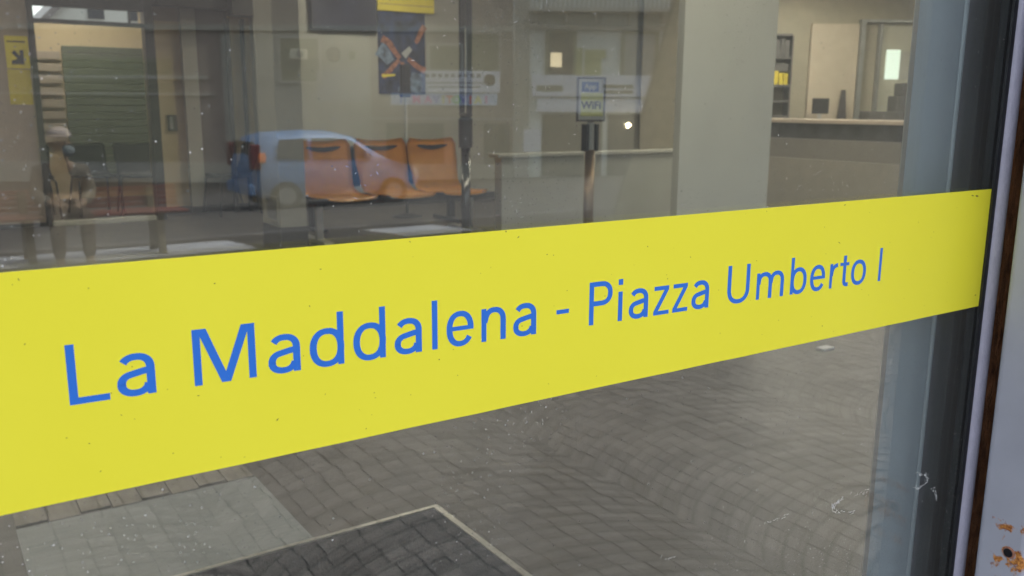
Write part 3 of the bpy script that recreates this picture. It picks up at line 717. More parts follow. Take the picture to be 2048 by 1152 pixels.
# ------------------------------------------------------------------ column, poster, screen
cl = thing('square_column', 'square cream column with a dark base and a small vent', 'column', (2.78, 6.95, 0.16))
part('shaft', B((2.56, 2.79, 6.75, 7.20, 0.375, 3.2)), 'cream_wall', cl)
part('plinth', B((2.553, 2.797, 6.743, 7.207, 0.16, 0.374)), 'base', cl)
v_ = part('vent_frame', B((2.548, 2.559, 6.79, 7.09, 0.40, 0.425), (2.548, 2.559, 6.79, 7.09, 0.605, 0.63), (2.548, 2.559, 6.79, 6.815, 0.425, 0.605), (2.548, 2.559, 7.065, 7.09, 0.425, 0.605)), 'cream_wall', cl)
part('vent_slats', B(*[(2.552, 2.557, 6.815, 7.065, .43+.022*i, .444+.022*i) for i in range(8)]), 'grey_metal', v_)

tv = thing('wall_screen', 'large dark screen hung high on the wall above the orange seats', 'screen', (4.43, 9.6, 2.3))
part('casing', B((4.015, 4.85, 9.58, 9.648, 2.26, 2.95), bev=.01), 'black', tv)
part('display', B((4.035, 4.83, 9.574, 9.579, 2.28, 2.93)), 'screen', tv)
ys = link('header_sign', B((4.87, 5.64, 9.60, 9.648, 2.525, 2.80)), 'yellow_sign'); tag(ys, 'yellow header sign at the top above the navy poster', 'sign')
part('stripe', B((4.89, 5.62, 9.597, 9.5995, 2.60, 2.606)), 'darkgrey', ys)
po = thing('poster', 'tall navy poster of bare forearms reaching in to a common point', 'poster', (5.2, 9.64, 1.54))
part('sheet', B((4.88, 5.525, 9.638, 9.648, 1.54, 2.524)), 'navy', po)
def limb(name, pts, wid, m, k):
    bm = bmesh.new(); y = 9.637 - k*.0006; L_ = []
    for i, (x, z) in enumerate(pts):
        a = pts[max(i-1, 0)]; b = pts[min(i+1, len(pts)-1)]; tx, tz = b[0]-a[0], b[1]-a[1]; l = math.hypot(tx, tz)
        wv = wid*(1-.35*i/(len(pts)-1)); nx, nz = -tz/l*wv/2, tx/l*wv/2
        L_.append(((x+nx, z+nz), (x-nx, z-nz)))
    poly = [p[0] for p in L_] + [p[1] for p in L_[::-1]]
    prism(bm, poly, 'y', y-.0004, y); return part(name, bm, m, po)
limb('arm', [(4.93, 2.20), (5.03, 2.15), (5.10, 2.05), (5.17, 1.97)], .085, 'skin', 1)
limb('arm', [(5.525, 2.37), (5.47, 2.30), (5.42, 2.20), (5.39, 2.17)], .08, 'skin', 2)
limb('arm', [(5.525, 1.83), (5.42, 1.87), (5.34, 1.93), (5.28, 1.97)], .08, 'skin', 3)
limb('arm', [(4.93, 1.74), (5.03, 1.82), (5.10, 1.90), (5.16, 1.95)], .07, 'skin', 4)
limb('arm', [(5.22, 1.64), (5.21, 1.74), (5.205, 1.84), (5.20, 1.93)], .085, 'skin', 5)
limb('sleeve', [(4.885, 2.08), (4.97, 2.02), (5.04, 1.92)], .19, 'palebl', 6)
limb('sleeve', [(5.19, 1.56), (5.21, 1.66)], .13, 'palebl', 7)
limb('sleeve', [(5.36, 1.56), (5.40, 1.80)], .20, 'palebl', 8)
limb('cuff', [(4.92, 1.755), (5.10, 1.77)], .035, 'yellow_sign', 9)
limb('sleeve', [(5.22, 2.0), (5.32, 2.10)], .09, 'grey_metal', 10)

# ------------------------------------------------------------------ queue posts with sign frames
def queue_post(label, x, y, rz, hs_):
    t = thing('queue_post', label, 'queue post', (x, y, 0.16), rz)
    bm = bmesh.new(); cyl(bm, (0, 0, 0), (0, 0, .02), .17, .16, 28); cyl(bm, (0, 0, .02), (0, 0, .045), .15, .05, 28)
    link('base', bm, 'black', t)
    return t
qp = queue_post('slim steel queue post with a tall dark sign frame turned edge on', 3.42, 5.13, R(52), .8)
bm = bmesh.new(); cyl(bm, (0, 0, .04), (0, 0, .95), .034, n=24); link('pole', bm, 'dark_chrome', qp, smooth=True)
bm = bmesh.new(); cyl(bm, (0, 0, .94), (0, 0, 1.15), .052, n=24); cyl(bm, (0, 0, 1.15), (0, 0, 1.165), .04, n=24); link('belt_head', bm, 'black', qp)
bm = bmesh.new(); box(bm, -.20, -.18, -.02, .02, 1.18, 2.35); box(bm, .18, .20, -.02, .02, 1.18, 2.35); box(bm, -.20, .20, -.02, .02, 1.165, 1.19); box(bm, -.18, .18, -.012, .012, 1.8, 2.35)
f_ = link('sign_frame', bm, 'black', qp); f_.rotation_euler.z = R(15)
qp2 = queue_post('bronze queue post carrying a framed blue and yellow Wi-Fi notice', 4.03, 4.43, 0, .3)
bm = bmesh.new(); cyl(bm, (0, 0, .04), (0, 0, .94), .037, n=24); link('pole', bm, 'bronze', qp2, smooth=True)
bm = bmesh.new(); cyl(bm, (0, 0, .93), (0, 0, 1.13), .030, n=20)
hd_ = link('belt_head', bm, 'grey_metal', qp2)
bm = bmesh.new(); box(bm, -.058, -.030, -.03, .03, .93, 1.12, bev=.006); box(bm, .030, .058, -.03, .03, .93, 1.12, bev=.006); link('belt_slot', bm, 'black', hd_)
sf = bpy.data.objects.new('sign_frame', None); sf = link('sign_frame', B((-.105, -.092, -.008, .008, 1.15, 1.43), (.092, .105, -.008, .008, 1.15, 1.43), (-.105, .105, -.008, .008, 1.137, 1.15), (-.105, .105, -.008, .008, 1.43, 1.443), (-.02, .02, -.008, .008, 1.12, 1.138)), 'slot', qp2)
sf.rotation_euler.z = R(-22)
yb = link('notice', B((-.092, .092, -.004, .004, 1.15, 1.43)), 'white', sf)
link('yellow_block', B((-.075, .088, -.006, -.0045, 1.175, 1.335)), 'yellow_board', sf)
link('blue_block', B((-.070, .055, -.006, -.0045, 1.342, 1.410), bev=.0006), 'blue_print', sf)
def text_obj(name, body, size, loc, m, parent, ext=.0006, bold=0):
    c = bpy.data.curves.new(name, 'FONT'); c.body = body; c.size = size; c.align_x = 'CENTER'; c.extrude = ext; c.offset = bold
    to = bpy.data.objects.new(name+'_tmp', c); COL.objects.link(to); bpy.context.view_layer.update()
    dg = bpy.context.evaluated_depsgraph_get(); me = bpy.data.meshes.new_from_object(to.evaluated_get(dg))
    bpy.data.objects.remove(to); me.materials.clear(); me.materials.append(M[m])
    o = bpy.data.objects.new(name, me); COL.objects.link(o); o.parent = parent; o.location = loc; o.rotation_euler = (R(90), 0, 0)
    return o
text_obj('lettering', 'App', .052, (-.008, -.0075, 1.362), 'white', sf, bold=.001)
text_obj('lettering', 'WiFi', .075, (.0, -.0075, 1.225), 'ink', sf, bold=.0025)

qp3 = queue_post('thin dark pole with a black clamp standing behind the orange seats', 4.63, 8.45, 0, .3)
bm = bmesh.new(); cyl(bm, (0, 0, .04), (0, 0, 1.5), .016, n=12); link('pole', bm, 'grey_metal', qp3, smooth=True)
bm = bmesh.new(); box(bm, -.055, .055, -.03, .03, 1.33, 1.68, bev=.01); link('clamp', bm, 'black', qp3)
# ------------------------------------------------------------------ counters and pillar
ct = thing('low_counter', 'long pale counter with a bright top edge left of the wide pillar', 'counter', (5.6, 6.8, 0.16))
part('body', B((4.70, 7.4, 6.60, 6.72, 0.16, 0.915)), 'pillar', ct)
part('top', B((4.64, 7.45, 6.57, 6.75, 0.916, 0.95), bev=.004), 'pale_paint', ct)
pl = link('wide_pillar', B((3.645, 4.41, 3.138, 3.19, 0.16, 3.2)), 'pillar'); tag(pl, 'wide plain grey-beige pillar between the low counter and the office', 'pillar')
sc_ = thing('service_counter', 'service counter with pinkish top and dark recess right of the pillar', 'counter', (8.6, 5.5, 0.16))
part('top', B((8.36, 9.1, 2.6, 7.4, 1.235, 1.275), bev=.004), 'counter_top', sc_)
part('recess', B((8.46, 9.05, 2.65, 7.35, 1.06, 1.234)), 'counter_shadow_gap', sc_)
part('upper_front', B((8.40, 9.05, 2.65, 7.35, 0.84, 1.059)), 'counter_face2', sc_)
part('lower_front', B((8.38, 9.05, 2.65, 7.35, 0.16, 0.839)), 'counter_face', sc_)
# back office, wall facing the counter: built on an oblique wall line
ow = thing('office_partition', 'beige partition wall of the back office with board and door', 'wall', (11.0, 8.1, 0.16), R(-33.85))
def lo(*bs, m='board', name='board', bev=0): return link(name, B(*bs, bev=bev), m, ow)
lo((-2.4, 5, .15, .25, 0, 3.04), m='office_wall', name='wall')
lo((0.04, 0.73, .08, .149, 0.0, 2.44), name='board_panel')
dr = lo((0.74, 0.81, .05, .149, 0, 2.50), (0.81, 2.6, .05, .149, 2.46, 2.50), (1.02, 1.06, .05, .149, 0, 2.44), m='grey_metal', name='door_frame')
lf = lo((1.06, 2.4, .12, .148, 0, 2.42), m='door_leaf', name='door')
link('window', B((1.16, 1.36, .10, .118, 1.66, 2.08)), 'frosted', lf)
link('glass', B((1.37, 1.60, .105, .118, 1.66, 2.06)), 'pale_paint', lf)
shf = thing('shelf_unit', 'tall dark shelf unit with yellow binders right against the pillar edge', 'shelf', (10.67, 8.33, 0.16), R(-33.85))
bm = B((-.42, -.40, -.15, .15, 0, 2.25), (.10, .12, -.15, .15, 0, 2.25), *[(-.40, .10, -.15, .15, z_, z_+.03) for z_ in (.5, .95, 1.10, 1.32, 1.54, 1.93, 2.25)])
link('frame', bm, 'darkgrey', shf)
bm = bmesh.new(); rb = random.Random(3)
for x_ in range(7): box(bm, -.39+.068*x_, -.39+.068*x_+.058, -.12, .1, 1.57, 1.57+.16+rb.uniform(0, .05), bev=.004)
link('binders', bm, 'binder', shf)
bm = bmesh.new()
for x_ in range(7): box(bm, -.39+.068*x_, -.39+.068*x_+.060, -.10, .1, 1.965, 1.965+.20+rb.uniform(0, .06), bev=.004)
link('binders', bm, 'darkgrey', shf)
link('boxes', B((-.38, -.15, -.1, .1, 1.755, 1.90), (-.12, .08, -.1, .1, 1.755, 1.87), bev=.005), 'darkgrey', shf)
mo = thing('monitor', 'small black computer monitor standing on the office desk', 'monitor', (11.0, 7.86, 1.16), R(-33.85))
link('screen', B((-.105, .13, -.02, .02, .16, .38), bev=.008), 'black', mo); link('stand', B((-.02, .03, -.015, .015, .02, .165), (-.08, .10, -.06, .06, 0, .02)), 'white', mo)
dk = thing('office_desk', 'pale desk under the small black monitor', 'desk', (11.2, 7.7, 0.16), R(-33.85))
link('top', B((-.9, 2.2, -.35, .15, .96, 1.0), bev=.004), 'counter_top', dk); link('panel', B((-.88, 2.18, -.30, .1, 0, .959)), 'counter_face', dk)
tr_ = link('tray', B((10.80, 10.92, 7.80, 7.9, 1.161, 1.20), bev=.004), 'red'); tag(tr_, 'small red object on the desk left of the monitor', 'tray')
pr = thing('office_machine', 'stepped dark office machine in front of the pale door', 'machine', (12.0, 7.35, 1.16), R(-33.85))
link('body', B((-.42, .45, -.18, .18, 0, .20), (-.02, .45, -.17, .17, .20, .42), (.06, .45, -.16, .16, .42, .60), bev=.01), 'darkgrey', pr)
cb = thing('office_cabinet', 'dark slim upright stand left of the office door', 'stand', (11.37, 7.75, 1.16), R(-33.85))
bm = bmesh.new(); prism(bm, [(-.07, 0), (-.02, .5), (.02, .5), (.06, 0)], 'y', -.04, .04); link('body', bm, 'slot', cb)
fx = link('fire_cabinet', B((12.26, 12.36, 7.42, 7.47, 2.30, 2.52), bev=.006), 'red'); tag(fx, 'small dark red box high on the wall at the window edge', 'box')

# ------------------------------------------------------------------ floor things
dm = thing('doormat', 'dark ribbed doormat sunk in an aluminium edge inside the window', 'doormat', (0.4, 1.0, 0.16))
part('mat', B((-1.2, 1.245, 0.25, 1.692, 0.161, 0.167)), 'mat', dm)
part('edge_trim', B((-1.2, 1.266, 1.693, 1.7035, 0.161, 0.170), (-1.2, 1.266, 1.7038, 1.716, 0.161, 0.1655), (1.246, 1.266, 0.25, 1.692, 0.161, 0.170)), 'alu', dm)
gl_ = link('floor_patch', B((0.145, 0.86, 1.717, 2.245, 0.1605, 0.164)), 'grey_lino'); tag(gl_, 'smooth pale grey floor sheet behind the dark doormat', 'floor sheet')
bm = bmesh.new()
for i in range(8):
    x0 = 0.145 + i*.089
    box(bm, x0, x0+.086, 2.2455 if i % 2 else 2.262, 2.56, 0.1606, 0.1672, bev=.0015)
tt_ = link('tactile_strip', bm, 'tile_beige'); tag(tt_, 'row of beige floor tiles along the grey floor sheet', 'floor strip')
pb = link('paper_scrap', B((3.84, 3.93, 2.22, 2.27, 0.161, 0.172)), 'white'); tag(pb, 'scrap of white paper lying on the floor by the window post', 'paper')

# ------------------------------------------------------------------ ceiling lamps
lamp0 = None; li = 0
LPL = ['between the window and the wide pillar', 'in front of the wide pillar', 'above the inner doorway frame', 'above the orange seats', 'above the low counter', 'above the service counter', 'above the small black monitor', 'in the room with the green shutter', 'near the office front window']
for (lx, ly) in ((0.2, 3.2), (3.3, 1.9), (6.4, 2.6), (0.2, 7.2), (4.6, 8.3), (7.2, 5.6), (10.2, 5.8), (10.0, 7.4), (1.8, 11.4), (11.4, 3.2)):
    if lamp0 is None:
        l0 = thing('ceiling_lamp', 'square recessed ceiling lamp over the waiting room', 'lamp', (lx, ly, 3.19), 0, 'ceiling lamps')
        link('frame', B((-.31, .31, -.31, -.295, -.02, 0), (-.31, .31, .295, .31, -.02, 0), (-.31, -.295, -.295, .295, -.02, 0), (.295, .31, -.295, .295, -.02, 0)), 'white', l0)
        link('diffuser', B((-.294, .294, -.294, .294, -.012, -.002)), 'lamp_panel', l0); lamp0 = l0
    else:
        c = copy_tree(lamp0); c.location = (lx, ly, 3.19); c['label'] = 'square ceiling lamp ' + LPL[li]; li += 1

# ================================================================== THE STREET (seen mirrored in the glass)
bn = thing('park_bench', 'red-brown slatted street bench on the pavement opposite the window', 'bench', (1.5, -9.2, gz(-9.2)), math.pi)
bm = bmesh.new()
for i in range(4): box(bm, -.86, .86, -.22+i*.11, -.13+i*.11, .43, .455, bev=.005)
link('seat', bm, 'bench_wood', bn)
bm = bmesh.new()
for i in range(4): box(bm, -.86, .86, .24+.010*i, .262+.010*i, .47+.055*i, .515+.055*i, bev=.005)
link('backrest', bm, 'bench_wood', bn)
for sx in (-.58, .62):
    bm = bmesh.new(); prism(bm, [(-.26, 0), (-.20, 0), (-.13, .12), (.10, .12), (.20, 0), (.26, 0), (.22, .20), (.27, .67), (.22, .67), (.17, .43), (-.22, .43), (-.2, .2)], 'x', sx-.035, sx+.035)
    link('leg', bm, 'bench_leg', bn)

# seated person on the bench
def skinned(name, joints, bones, m, parent=None, sub=2, root=0):
    me = bpy.data.meshes.new(name); me.from_pydata([j[0] for j in joints], bones, []); me.update()
    o = bpy.data.objects.new(name, me); COL.objects.link(o)
    me.skin_vertices or bpy.context.view_layer.update()
    sk = o.modifiers.new('skin', 'SKIN')
    for i, j in enumerate(joints):
        v = me.skin_vertices[0].data[i]; v.radius = j[1] if isinstance(j[1], tuple) else (j[1], j[1]); v.use_root = (i == root)
    sk.use_smooth_shade = True
    sb = o.modifiers.new('sub', 'SUBSURF'); sb.levels = sub; sb.render_levels = sub
    bpy.context.view_layer.update()
    dg = bpy.context.evaluated_depsgraph_get(); me2 = bpy.data.meshes.new_from_object(o.evaluated_get(dg))
    bpy.data.objects.remove(o)
    o = bpy.data.objects.new(name, me2); COL.objects.link(o); me2.materials.clear(); me2.materials.append(M[m]); 
    for p in me2.polygons: p.use_smooth = True
    if parent: o.parent = parent
    return o
ps = thing('person', 'person in a pale cap and beige coat sitting hunched on the street bench', 'person', (1.215, -9.12, gz(-9.2)-.05), math.pi)
# local: sitter faces -y, seat height .455
J = [((0, .10, .55), (.155, .12)), ((0, .10, .75), (.165, .12)), ((0, .04, .93), (.155, .10)), ((0, -.02, 1.02), (.06, .06)), ((0, -.06, 1.10), (.06, .065)), ((0, -.09, 1.19), (.082, .10)), ((0, -.085, 1.27), (.07, .085)),
     ((.18, .03, .93), (.065, .065)), ((.24, .00, .70), (.052, .052)), ((.12, -.22, .62), (.04, .04)), ((.05, -.28, .60), (.03, .035)),
     ((-.18, .03, .93), (.065, .065)), ((-.24, .00, .70), (.052, .052)), ((-.12, -.22, .62), (.04, .04)), ((-.05, -.29, .60), (.03, .035)),
     ((.10, -.08, .53), (.095, .085)), ((.13, -.42, .52), (.065, .065)), ((.13, -.42, .10), (.042, .045)), ((.13, -.54, .05), (.035, .03)),
     ((-.10, -.08, .53), (.095, .085)), ((-.13, -.42, .52), (.065, .065)), ((-.13, -.42, .10), (.042, .045)), ((-.13, -.54, .05), (.035, .03))]
E_ = [(0, 1), (1, 2), (2, 3), (3, 4), (4, 5), (5, 6), (2, 7), (7, 8), (8, 9), (9, 10), (2, 11), (11, 12), (12, 13), (13, 14), (0, 15), (15, 16), (16, 17), (17, 18), (0, 19), (19, 20), (20, 21), (21, 22)]
body = skinned('body', J, E_, 'face', ps)
# coat: slightly larger shell over trunk and arms
K = [((0, .10, .50), (.20, .155)), ((0, .10, .75), (.19, .145)), ((0, .04, .94), (.175, .12)), ((0, .0, 1.03), (.09, .085)),
     ((.19, .03, .93), (.085, .085)), ((.25, .00, .70), (.07, .07)), ((.14, -.19, .63), (.055, .055)),
     ((-.19, .03, .93), (.085, .085)), ((-.25, .00, .70), (.07, .07)), ((-.14, -.19, .63), (.055, .055))]
skinned('coat', K, [(0, 1), (1, 2), (2, 3), (2, 4), (4, 5), (5, 6), (2, 7), (7, 8), (8, 9)], 'coat', ps)
T_ = [((0, .08, .52), (.17, .13)), ((.10, -.10, .53), (.105, .095)), ((.13, -.43, .52), (.08, .08)), ((.13, -.42, .12), (.06, .06)), ((-.10, -.10, .53), (.105, .095)), ((-.13, -.43, .52), (.08, .08)), ((-.13, -.42, .12), (.06, .06))]
skinned('trousers', T_, [(0, 1), (1, 2), (2, 3), (0, 4), (4, 5), (5, 6)], 'trousers', ps)
def blob(name, c, r, m, parent, cut=None):
    bm = bmesh.new(); bmesh.ops.create_uvsphere(bm, u_segments=24, v_segments=16, radius=1)
    for v in bm.verts: v.co = Vector((c[0]+v.co.x*r[0], c[1]+v.co.y*r[1], c[2]+v.co.z*r[2]))
    if cut is not None:
        bmesh.ops.bisect_plane(bm, geom=bm.verts[:]+bm.edges[:]+bm.faces[:], plane_co=(0, 0, cut), plane_no=(0, 0, -1), clear_outer=True)
    return link(name, bm, m, parent, True)
blob('cap', (0, -.085, 1.275), (.108, .125, .085), 'cap', ps, 1.262)
link('cap_peak', B((-.07, .07, -.27, -.19, 1.262, 1.272), bev=.004), 'darkgrey', ps)
blob('face_mask', (-.055, -.165, 1.135), (.062, .045, .055), 'maskb', ps)
for sx in (-.032, .032): blob('eye', (sx, -.178, 1.222), (.013, .01, .009), 'ink', ps)
blob('nose', (0, -.195, 1.19), (.014, .018, .022), 'face', ps)
blob('ear', (.084, -.08, 1.20), (.012, .02, .03), 'face', ps); blob('ear', (-.084, -.08, 1.20), (.012, .02, .03), 'face', ps)

# small hatchback parked along the street, nose to +x, near side facing the window
car = thing('parked_car', 'silver-blue small hatchback parked along the street, tail to the left', 'car', (7.05, -16.7, gz(-16.7)), 0)
car.scale = (1.07, 1, 1)
st = [(-1.66,.42,.80,.82,.60),(-1.60,.30,.86,1.05,.70),(-1.45,.24,.90,1.38,.76),(-1.15,.22,.92,1.46,.79),(-.60,.21,.93,1.485,.80),(-.05,.21,.93,1.47,.80),(.30,.21,.93,1.38,.80),(.62,.21,.92,1.16,.79),(.86,.22,.90,.965,.78),(1.15,.23,.86,.87,.76),(1.45,.26,.74,.76,.72),(1.60,.32,.62,.64,.66),(1.66,.40,.55,.56,.58)]
bm = bmesh.new(); rings = []
for (x, zb, zbelt, zr, hw) in st:
    cab = max(0, min(1, (zr-zbelt)/.5)); hr = hw*(1-.20*cab)
    pts = [(-hw*.92, zb), (-hw, zb+.12), (-hw, (zb+zbelt)/2+.05), (-hw*.975, zbelt), (-hr*1.0, zbelt+(zr-zbelt)*.80), (-hr*.82, zr-.01), (0, zr+.015)]
    pts = pts + [(-a, b) for a, b in pts[-2::-1]]
    rings.append([bm.verts.new((x, a, b)) for a, b in pts])
for a, b in zip(rings, rings[1:]):
    n = len(a)
    for i in range(n-1): bm.faces.new((a[i], a[i+1], b[i+1], b[i]))
    bm.faces.new((a[n-1], a[0], b[0], b[n-1]))
bm.faces.new(rings[0]); bm.faces.new(rings[-1][::-1]); bmesh.ops.recalc_face_normals(bm, faces=bm.faces)
link('body', bm, 'car_blue', car, True)
def side_poly(name, pts, m, side=1, par=None):
    """pts (x,z) on the near side; y follows the tumblehome"""
    bm = bmesh.new(); vs = []
    for x, z in pts:
        cab = max(0, (z-.93)/.52); y = (.80*(1-.16*cab) + .012)*side if z > .6 else .81*side
        vs.append(bm.verts.new((x, y, z)))
    f = bm.faces.new(vs); f.normal_update()
    if f.normal.y*side < 0: f.normal_flip()
    bmesh.ops.solidify(bm, geom=bm.faces, thickness=.02)
    return link(name, bm, m, par or car)
for sd in (1, -1):
    side_poly('side_window', [(-.55, .96), (-.55, 1.36), (-.05, 1.36), (.22, 1.30), (.60, 1.0), (.60, .96)], 'car_glass', sd)
    side_poly('side_window', [(-1.22, 1.0), (-1.15, 1.34), (-.63, 1.36), (-.63, .96)], 'car_glass', sd)
    bm = bmesh.new(); box(bm, -1.68, -1.50, sd*.60 if sd > 0 else -.775, .775 if sd > 0 else -.60, .80, 1.26, bev=.02); tl = link('tail_lamp', bm, 'car_red', car)
    bm = bmesh.new(); box(bm, -1.56, -1.42, .735 if sd > 0 else -.79, .79 if sd > 0 else -.735, .92, 1.10, bev=.015); link('indicator', bm, 'car_orange', tl)
    bm = bmesh.new(); box(bm, 1.44, 1.62, .45 if sd > 0 else -.69, .69 if sd > 0 else -.45, .56, .70, bev=.03); link('headlight', bm, 'white', car)
link('rear_window', B((-1.60, -1.56, -.56, .56, 1.02, 1.30), bev=.01), 'car_glass', car)
bm = bmesh.new(); vs = [bm.verts.new(p) for p in ((.34, -.60, 1.365), (.34, .60, 1.365), (.86, .70, .985), (.86, -.70, .985))]; bm.faces.new(vs[::-1]); bmesh.ops.solidify(bm, geom=bm.faces, thickness=-.02)
link('windscreen', bm, 'car_glass', car)
for wx in (-1.08, 1.02):
    for sd in (1, -1):
        bm = bmesh.new(); cyl(bm, (wx, sd*.62, .28), (wx, sd*.81, .28), .28, n=28); wh = link('wheel', bm, 'tyre', car)
        bm = bmesh.new(); cyl(bm, (wx, sd*.80, .28), (wx, sd*.822, .28), .17, n=20); link('rim', bm, 'grey_metal', wh)
link('bumper', B((-1.72, -1.60, -.72, .72, .30, .52), bev=.03), 'car_blue', car)
link('mirror', B((.42, .54, .80, .93, .96, 1.08), bev=.02), 'car_blue', car)

# facades across the square
AF = R(33.85)
FO = (17.546, -25.565, -1.30)
def fbox(*bs, bev=0):
    return B(*[(a, b, c, d_, e-FO[2], f-FO[2]) for (a, b, c, d_, e, f) in bs], bev=bev)
fa = thing('pink_building', 'pink and cream plastered building across the square left of the pale one', 'building', FO, AF)
link('wall', fbox((-26, 0.0, -6, 0, -1.3, 9.5)), 'plaster_pink', fa)
link('plinth', fbox((-26, 0.0, 0, .10, -1.3, -.6)), 'plaster_cream', fa)
link('string_course', fbox((-26, 0.0, 0, .16, 3.86, 4.05)), 'plaster_cream', fa)
link('string_course', fbox((-16.6, -10.5, 0, .10, 2.24, 2.36)), 'pale_paint', fa)
link('string_course', fbox((-26, -10.3, 0, .10, 1.70, 1.77)), 'pale_paint', fa)
link('plaster_panel', fbox((-10, -4.9, 0, .03, -.6, 3.80)), 'plaster_cream', fa)
for (a, b, c, e) in ((-7.95, -6.65, 2.2, 3.62), (-1.57, -.49, 2.56, 3.80), (-2.85, -1.78, 2.60, 3.40)):
    f_ = link('window', fbox((a-.08, a, 0, .12, c-.08, e+.08), (b, b+.08, 0, .12, c-.08, e+.08), (a, b, 0, .12, e, e+.08), (a, b, 0, .14, c-.08, c)), 'pale_paint', fa)
    link('shutter', fbox(*[(a, b, .0, .05, c+(e-c)*k/12, c+(e-c)*(k+.86)/12) for k in range(12)]), 'shutter', f_)
for (a, b, z0_, z1_) in ((-1.0, -.1, -.9, .8), (-4.4, -2.4, -.6, .8)):
    link('shop_window', fbox((a, b, 0, .04, z0_, z1_)), 'dark_open', fa)
def acu(label, x, z, g):
    t = thing('air_conditioner', label, 'air conditioner', (0, 0, 0)); t.location = Vector(FO) + Vector((math.cos(AF)*x - math.sin(AF)*.2, math.sin(AF)*x + math.cos(AF)*.2, z-FO[2])); t.rotation_euler.z = AF; t['group'] = g
    link('casing', B((-.27, .27, -.15, .15, -.16, .16), bev=.02), 'ac', t)
    bm = bmesh.new(); cyl(bm, (.08, .152, 0), (.08, .165, 0), .12, n=20); link('fan_grille', bm, 'darkgrey', t)
    return t
acu('cream air conditioner left of the round wall fan on the pink building', -7.3, 3.09, 'air conditioners on the pink building')
def on_fac(name, label, cat, x, z, y, bm, m):
    o = link(name, bm, m); o.location = Vector(FO) + Vector((math.cos(AF)*x - math.sin(AF)*y, math.sin(AF)*x + math.cos(AF)*y, z-FO[2])); o.rotation_euler.z = AF
    return tag(o, label, cat)
bm = bmesh.new(); cyl(bm, (0, 0, 0), (0, .18, 0), .26, .22, 20); on_fac('wall_fan', 'round dark wall fan on the pink building', 'fan', -6.15, 3.1, .04, bm, 'darkgrey')
on_fac('wall_poster', 'large pale sheet fixed to the pink building wall', 'poster', -5.85, 1.5, .05, B((-.9, .9, 0, .02, 0, 1.05)), 'white')
on_fac('meter_box', 'small dark square box on the pink building wall', 'box', -5.5, 2.93, .04, B((-.1, .1, 0, .08, 0, .27)), 'shutter')
b1 = thing('street_banner', 'white street banner hung above a pale blue strip of coloured letters', 'banner', Vector(FO)+Vector((math.cos(AF)*-1.8, math.sin(AF)*-1.8, 1.85-FO[2]))); b1.rotation_euler.z = AF
link('banner_sheet', B((-1.35, 1.35, .20, .22, 0, .72)), 'banner', b1)
bm = bmesh.new()
for i in range(9): box(bm, -1.2+.22*i, -1.07+.22*i, .221, .226, .50, .62)
box(bm, -1.2, .9, .221, .226, .30, .34); box(bm, -1.1, .7, .221, .226, .16, .20)
link('faded_print', bm, 'darkgrey', b1)
bm = bmesh.new(); cyl(bm, (1.0, .221, .42), (1.0, .227, .42), .20, n=20); link('round_emblem', bm, 'trousers', b1)
lb = thing('letter_banner', 'pale blue banner with big coloured letters under the white banner', 'banner', Vector(FO)+Vector((math.cos(AF)*-2.3, math.sin(AF)*-2.3, 1.42-FO[2]))); lb.rotation_euler.z = AF
link('banner_sheet', B((-1.9, 1.76, .16, .18, 0, .40)), 'banner2', lb)
cols = {'pk': (.85, .12, .50), 'pu': (.25, .25, .75), 'rd': (.9, .10, .05), 'gr': (.05, .50, .12), 'yl': (.75, .75, .12), 'bl': (.06, .22, .9)}
for k, c in cols.items(): M['l_'+k] = mat('banner_'+k, c, .6, var=.05)
for ch, x_, k in (('I', -1.55, 'bl'), ('M', -1.02, 'pk'), ('A', -.62, 'pk'), ('V', -.33, 'pu'), ('I', -.1, 'yl'), ('T', .12, 'rd'), ('O', .36, 'gr'), ('V', .60, 'pu'), ('I', .84, 'rd'), ('A', 1.10, 'yl'), ('I', 1.38, 'pk')):
    t_ = text_obj('lettering', ch, .36, (-x_*0+x_, .19, .07), 'l_'+k, lb, ext=.004, bold=.015); t_.rotation_euler = (R(90), 0, math.pi)
link('shop_shutter', fbox(*[(-16.6, -11.7, 0, .06, -.9+.16*k, -.9+.16*k+.145) for k in range(24)]), 'shutter', fa)
link('rail', fbox((-4.9, 0.1, .30, .42, .93, 1.00)), 'white', fa)
link('pink_band', fbox((-4.9, 0.0, 0, .10, 1.05, 1.38)), 'plaster_pink', fa)

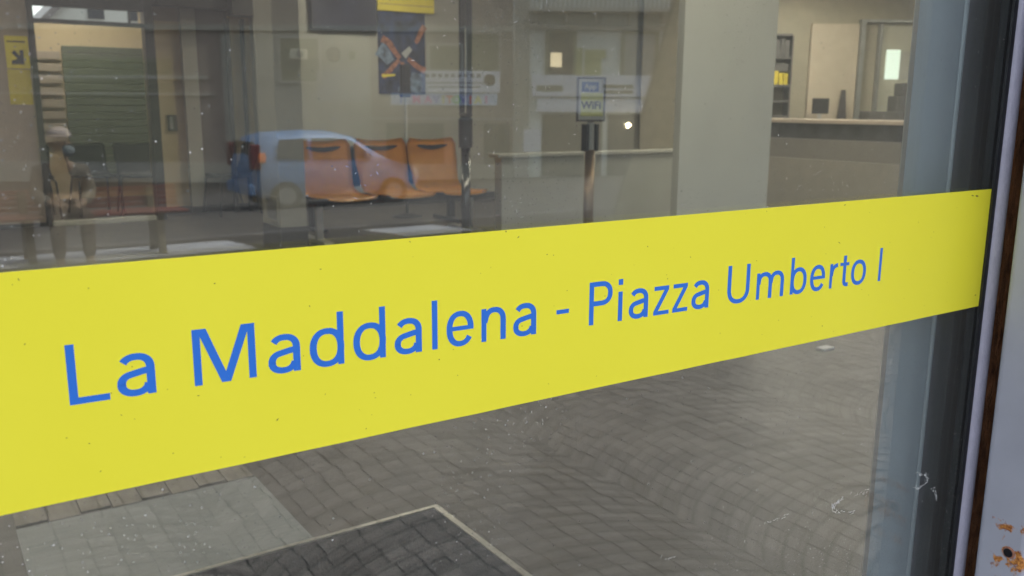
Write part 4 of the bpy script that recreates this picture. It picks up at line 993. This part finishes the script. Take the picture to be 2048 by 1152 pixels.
fb = thing('pale_building', 'pale green building with a balustraded balcony and long shop boards', 'building', FO, AF)
link('wall', fbox((0.05, 12, -6, .05, -1.3, 9.5)), 'plaster_green', fb)
link('pilaster', fbox((0.02, .55, .05, .18, -1.3, 8)), 'plaster_cream', fb)
link('cornice', fbox((0.56, 8, .05, .32, 3.96, 4.08)), 'pale_paint', fb)
link('balcony', fbox((0.56, 8, .05, .95, 4.48, 4.60)), 'pale_paint', fb)
bm = bmesh.new()
for i in range(46):
    x = .70+i*.155; cyl(bm, (x, .86, 4.60-FO[2]), (x, .86, 5.1-FO[2]), .045, .03, 6)
    if i % 7 == 0: box(bm, x-.07, x+.07, .05, .60, 4.16-FO[2], 4.48-FO[2])
link('balustrade', bm, 'pale_paint', fb)
link('balcony_rail', fbox((0.56, 8, .78, .94, 5.10, 5.18)), 'pale_paint', fb)
for (a, b) in ((1.21, 2.03), (3.79, 4.83), (6.3, 7.3)):
    f_ = link('window', fbox((a-.12, a, .05, .16, 2.46, 3.90), (b, b+.12, .05, .16, 2.46, 3.90), (a, b, .05, .16, 3.82, 3.90)), 'shutter', fb)
    link('pane', fbox((a, b, .05, .08, 2.46, 3.82)), 'dark_open' if a < 2 else 'grey_metal', f_)
    if a < 2: link('lit_pane', fbox((1.27, 1.66, .081, .10, 2.72, 3.20)), 'lit_window', f_)
    for k in range(2): link('window_upper', fbox((a, b, .05, .10, 5.3, 7.2)), 'dark_open', f_) if k == 0 else None
link('yellow_panel', fbox((2.05, 2.35, .05, .14, 2.46, 3.35), (2.45, 3.0, .05, .12, 2.46, 3.30)), 'yellow_board', fb)
link('small_plaque', fbox((2.65, 3.15, .12, .16, 3.02, 3.30)), 'yellow_board', fb)
link('shop_sign', fbox((0.66, 5.6, .05, .30, 1.74, 2.45)), 'banner', fb)
link('shop_sign', fbox((0.84, 4.75, .05, .22, 1.22, 1.66)), 'banner', fb)
link('sign_stripe', fbox((3.05, 4.1, .301, .306, 2.02, 2.14), (.8, 1.7, .301, .306, 1.9, 2.1), (3.1, 4.1, .301, .306, 1.84, 1.95)), 'shutter', fb)
link('shop_window', fbox((1.02, 3.1, .05, .10, -1.0, 1.14), (3.3, 5.5, .05, .10, -1.0, 1.14)), 'dark_open', fb)
link('notice', fbox((.38, .98, .185, .22, -.15, .62)), 'banner', fb)
vb = thing('lit_globe', 'small lit warm bulb hanging in the shop front across the square', 'lamp', Vector(FO)+Vector((math.cos(AF)*3.94-math.sin(AF)*.6, math.sin(AF)*3.94+math.cos(AF)*.6, .78-FO[2]))); vb.rotation_euler.z = AF
bm = bmesh.new(); bmesh.ops.create_uvsphere(bm, u_segments=16, v_segments=10, radius=.085); link('bulb', bm, 'warm_lamp', vb, True)
bm = bmesh.new(); cyl(bm, (0, 0, .08), (0, 0, .42), .012); box(bm, -.02, .02, -.6, .02, .42, .45); link('bracket', bm, 'black', vb)

# market tent, sloping side
tn = thing('market_tent', 'dark olive canvas stall tent with a sloping side near the kerb', 'tent', (7.2, -6.4, gz(-6.4)))
bm = bmesh.new()
b0 = [(4.72, -5.12, -.02), (12.5, -5.12, -.02), (12.5, -7.4, -.10), (6.7, -7.4, -.10)]; t0 = [(6.07, -5.16, 3.9), (11.8, -5.16, 3.9), (11.8, -7.0, 3.9), (8.25, -7.0, 3.9)]
vb_ = [bm.verts.new(p) for p in b0]; vt_ = [bm.verts.new(p) for p in t0]
for i in range(4): bm.faces.new((vb_[i], vb_[(i+1) % 4], vt_[(i+1) % 4], vt_[i]))
bm.faces.new(vt_); bmesh.ops.recalc_face_normals(bm, faces=bm.faces)
part('canvas', bm, 'canvas', tn)
bm = bmesh.new(); tube(bm, [(4.70, -5.11, 0), (6.05, -5.16, 3.92)], .02); part('pole', bm, 'canvas', tn)
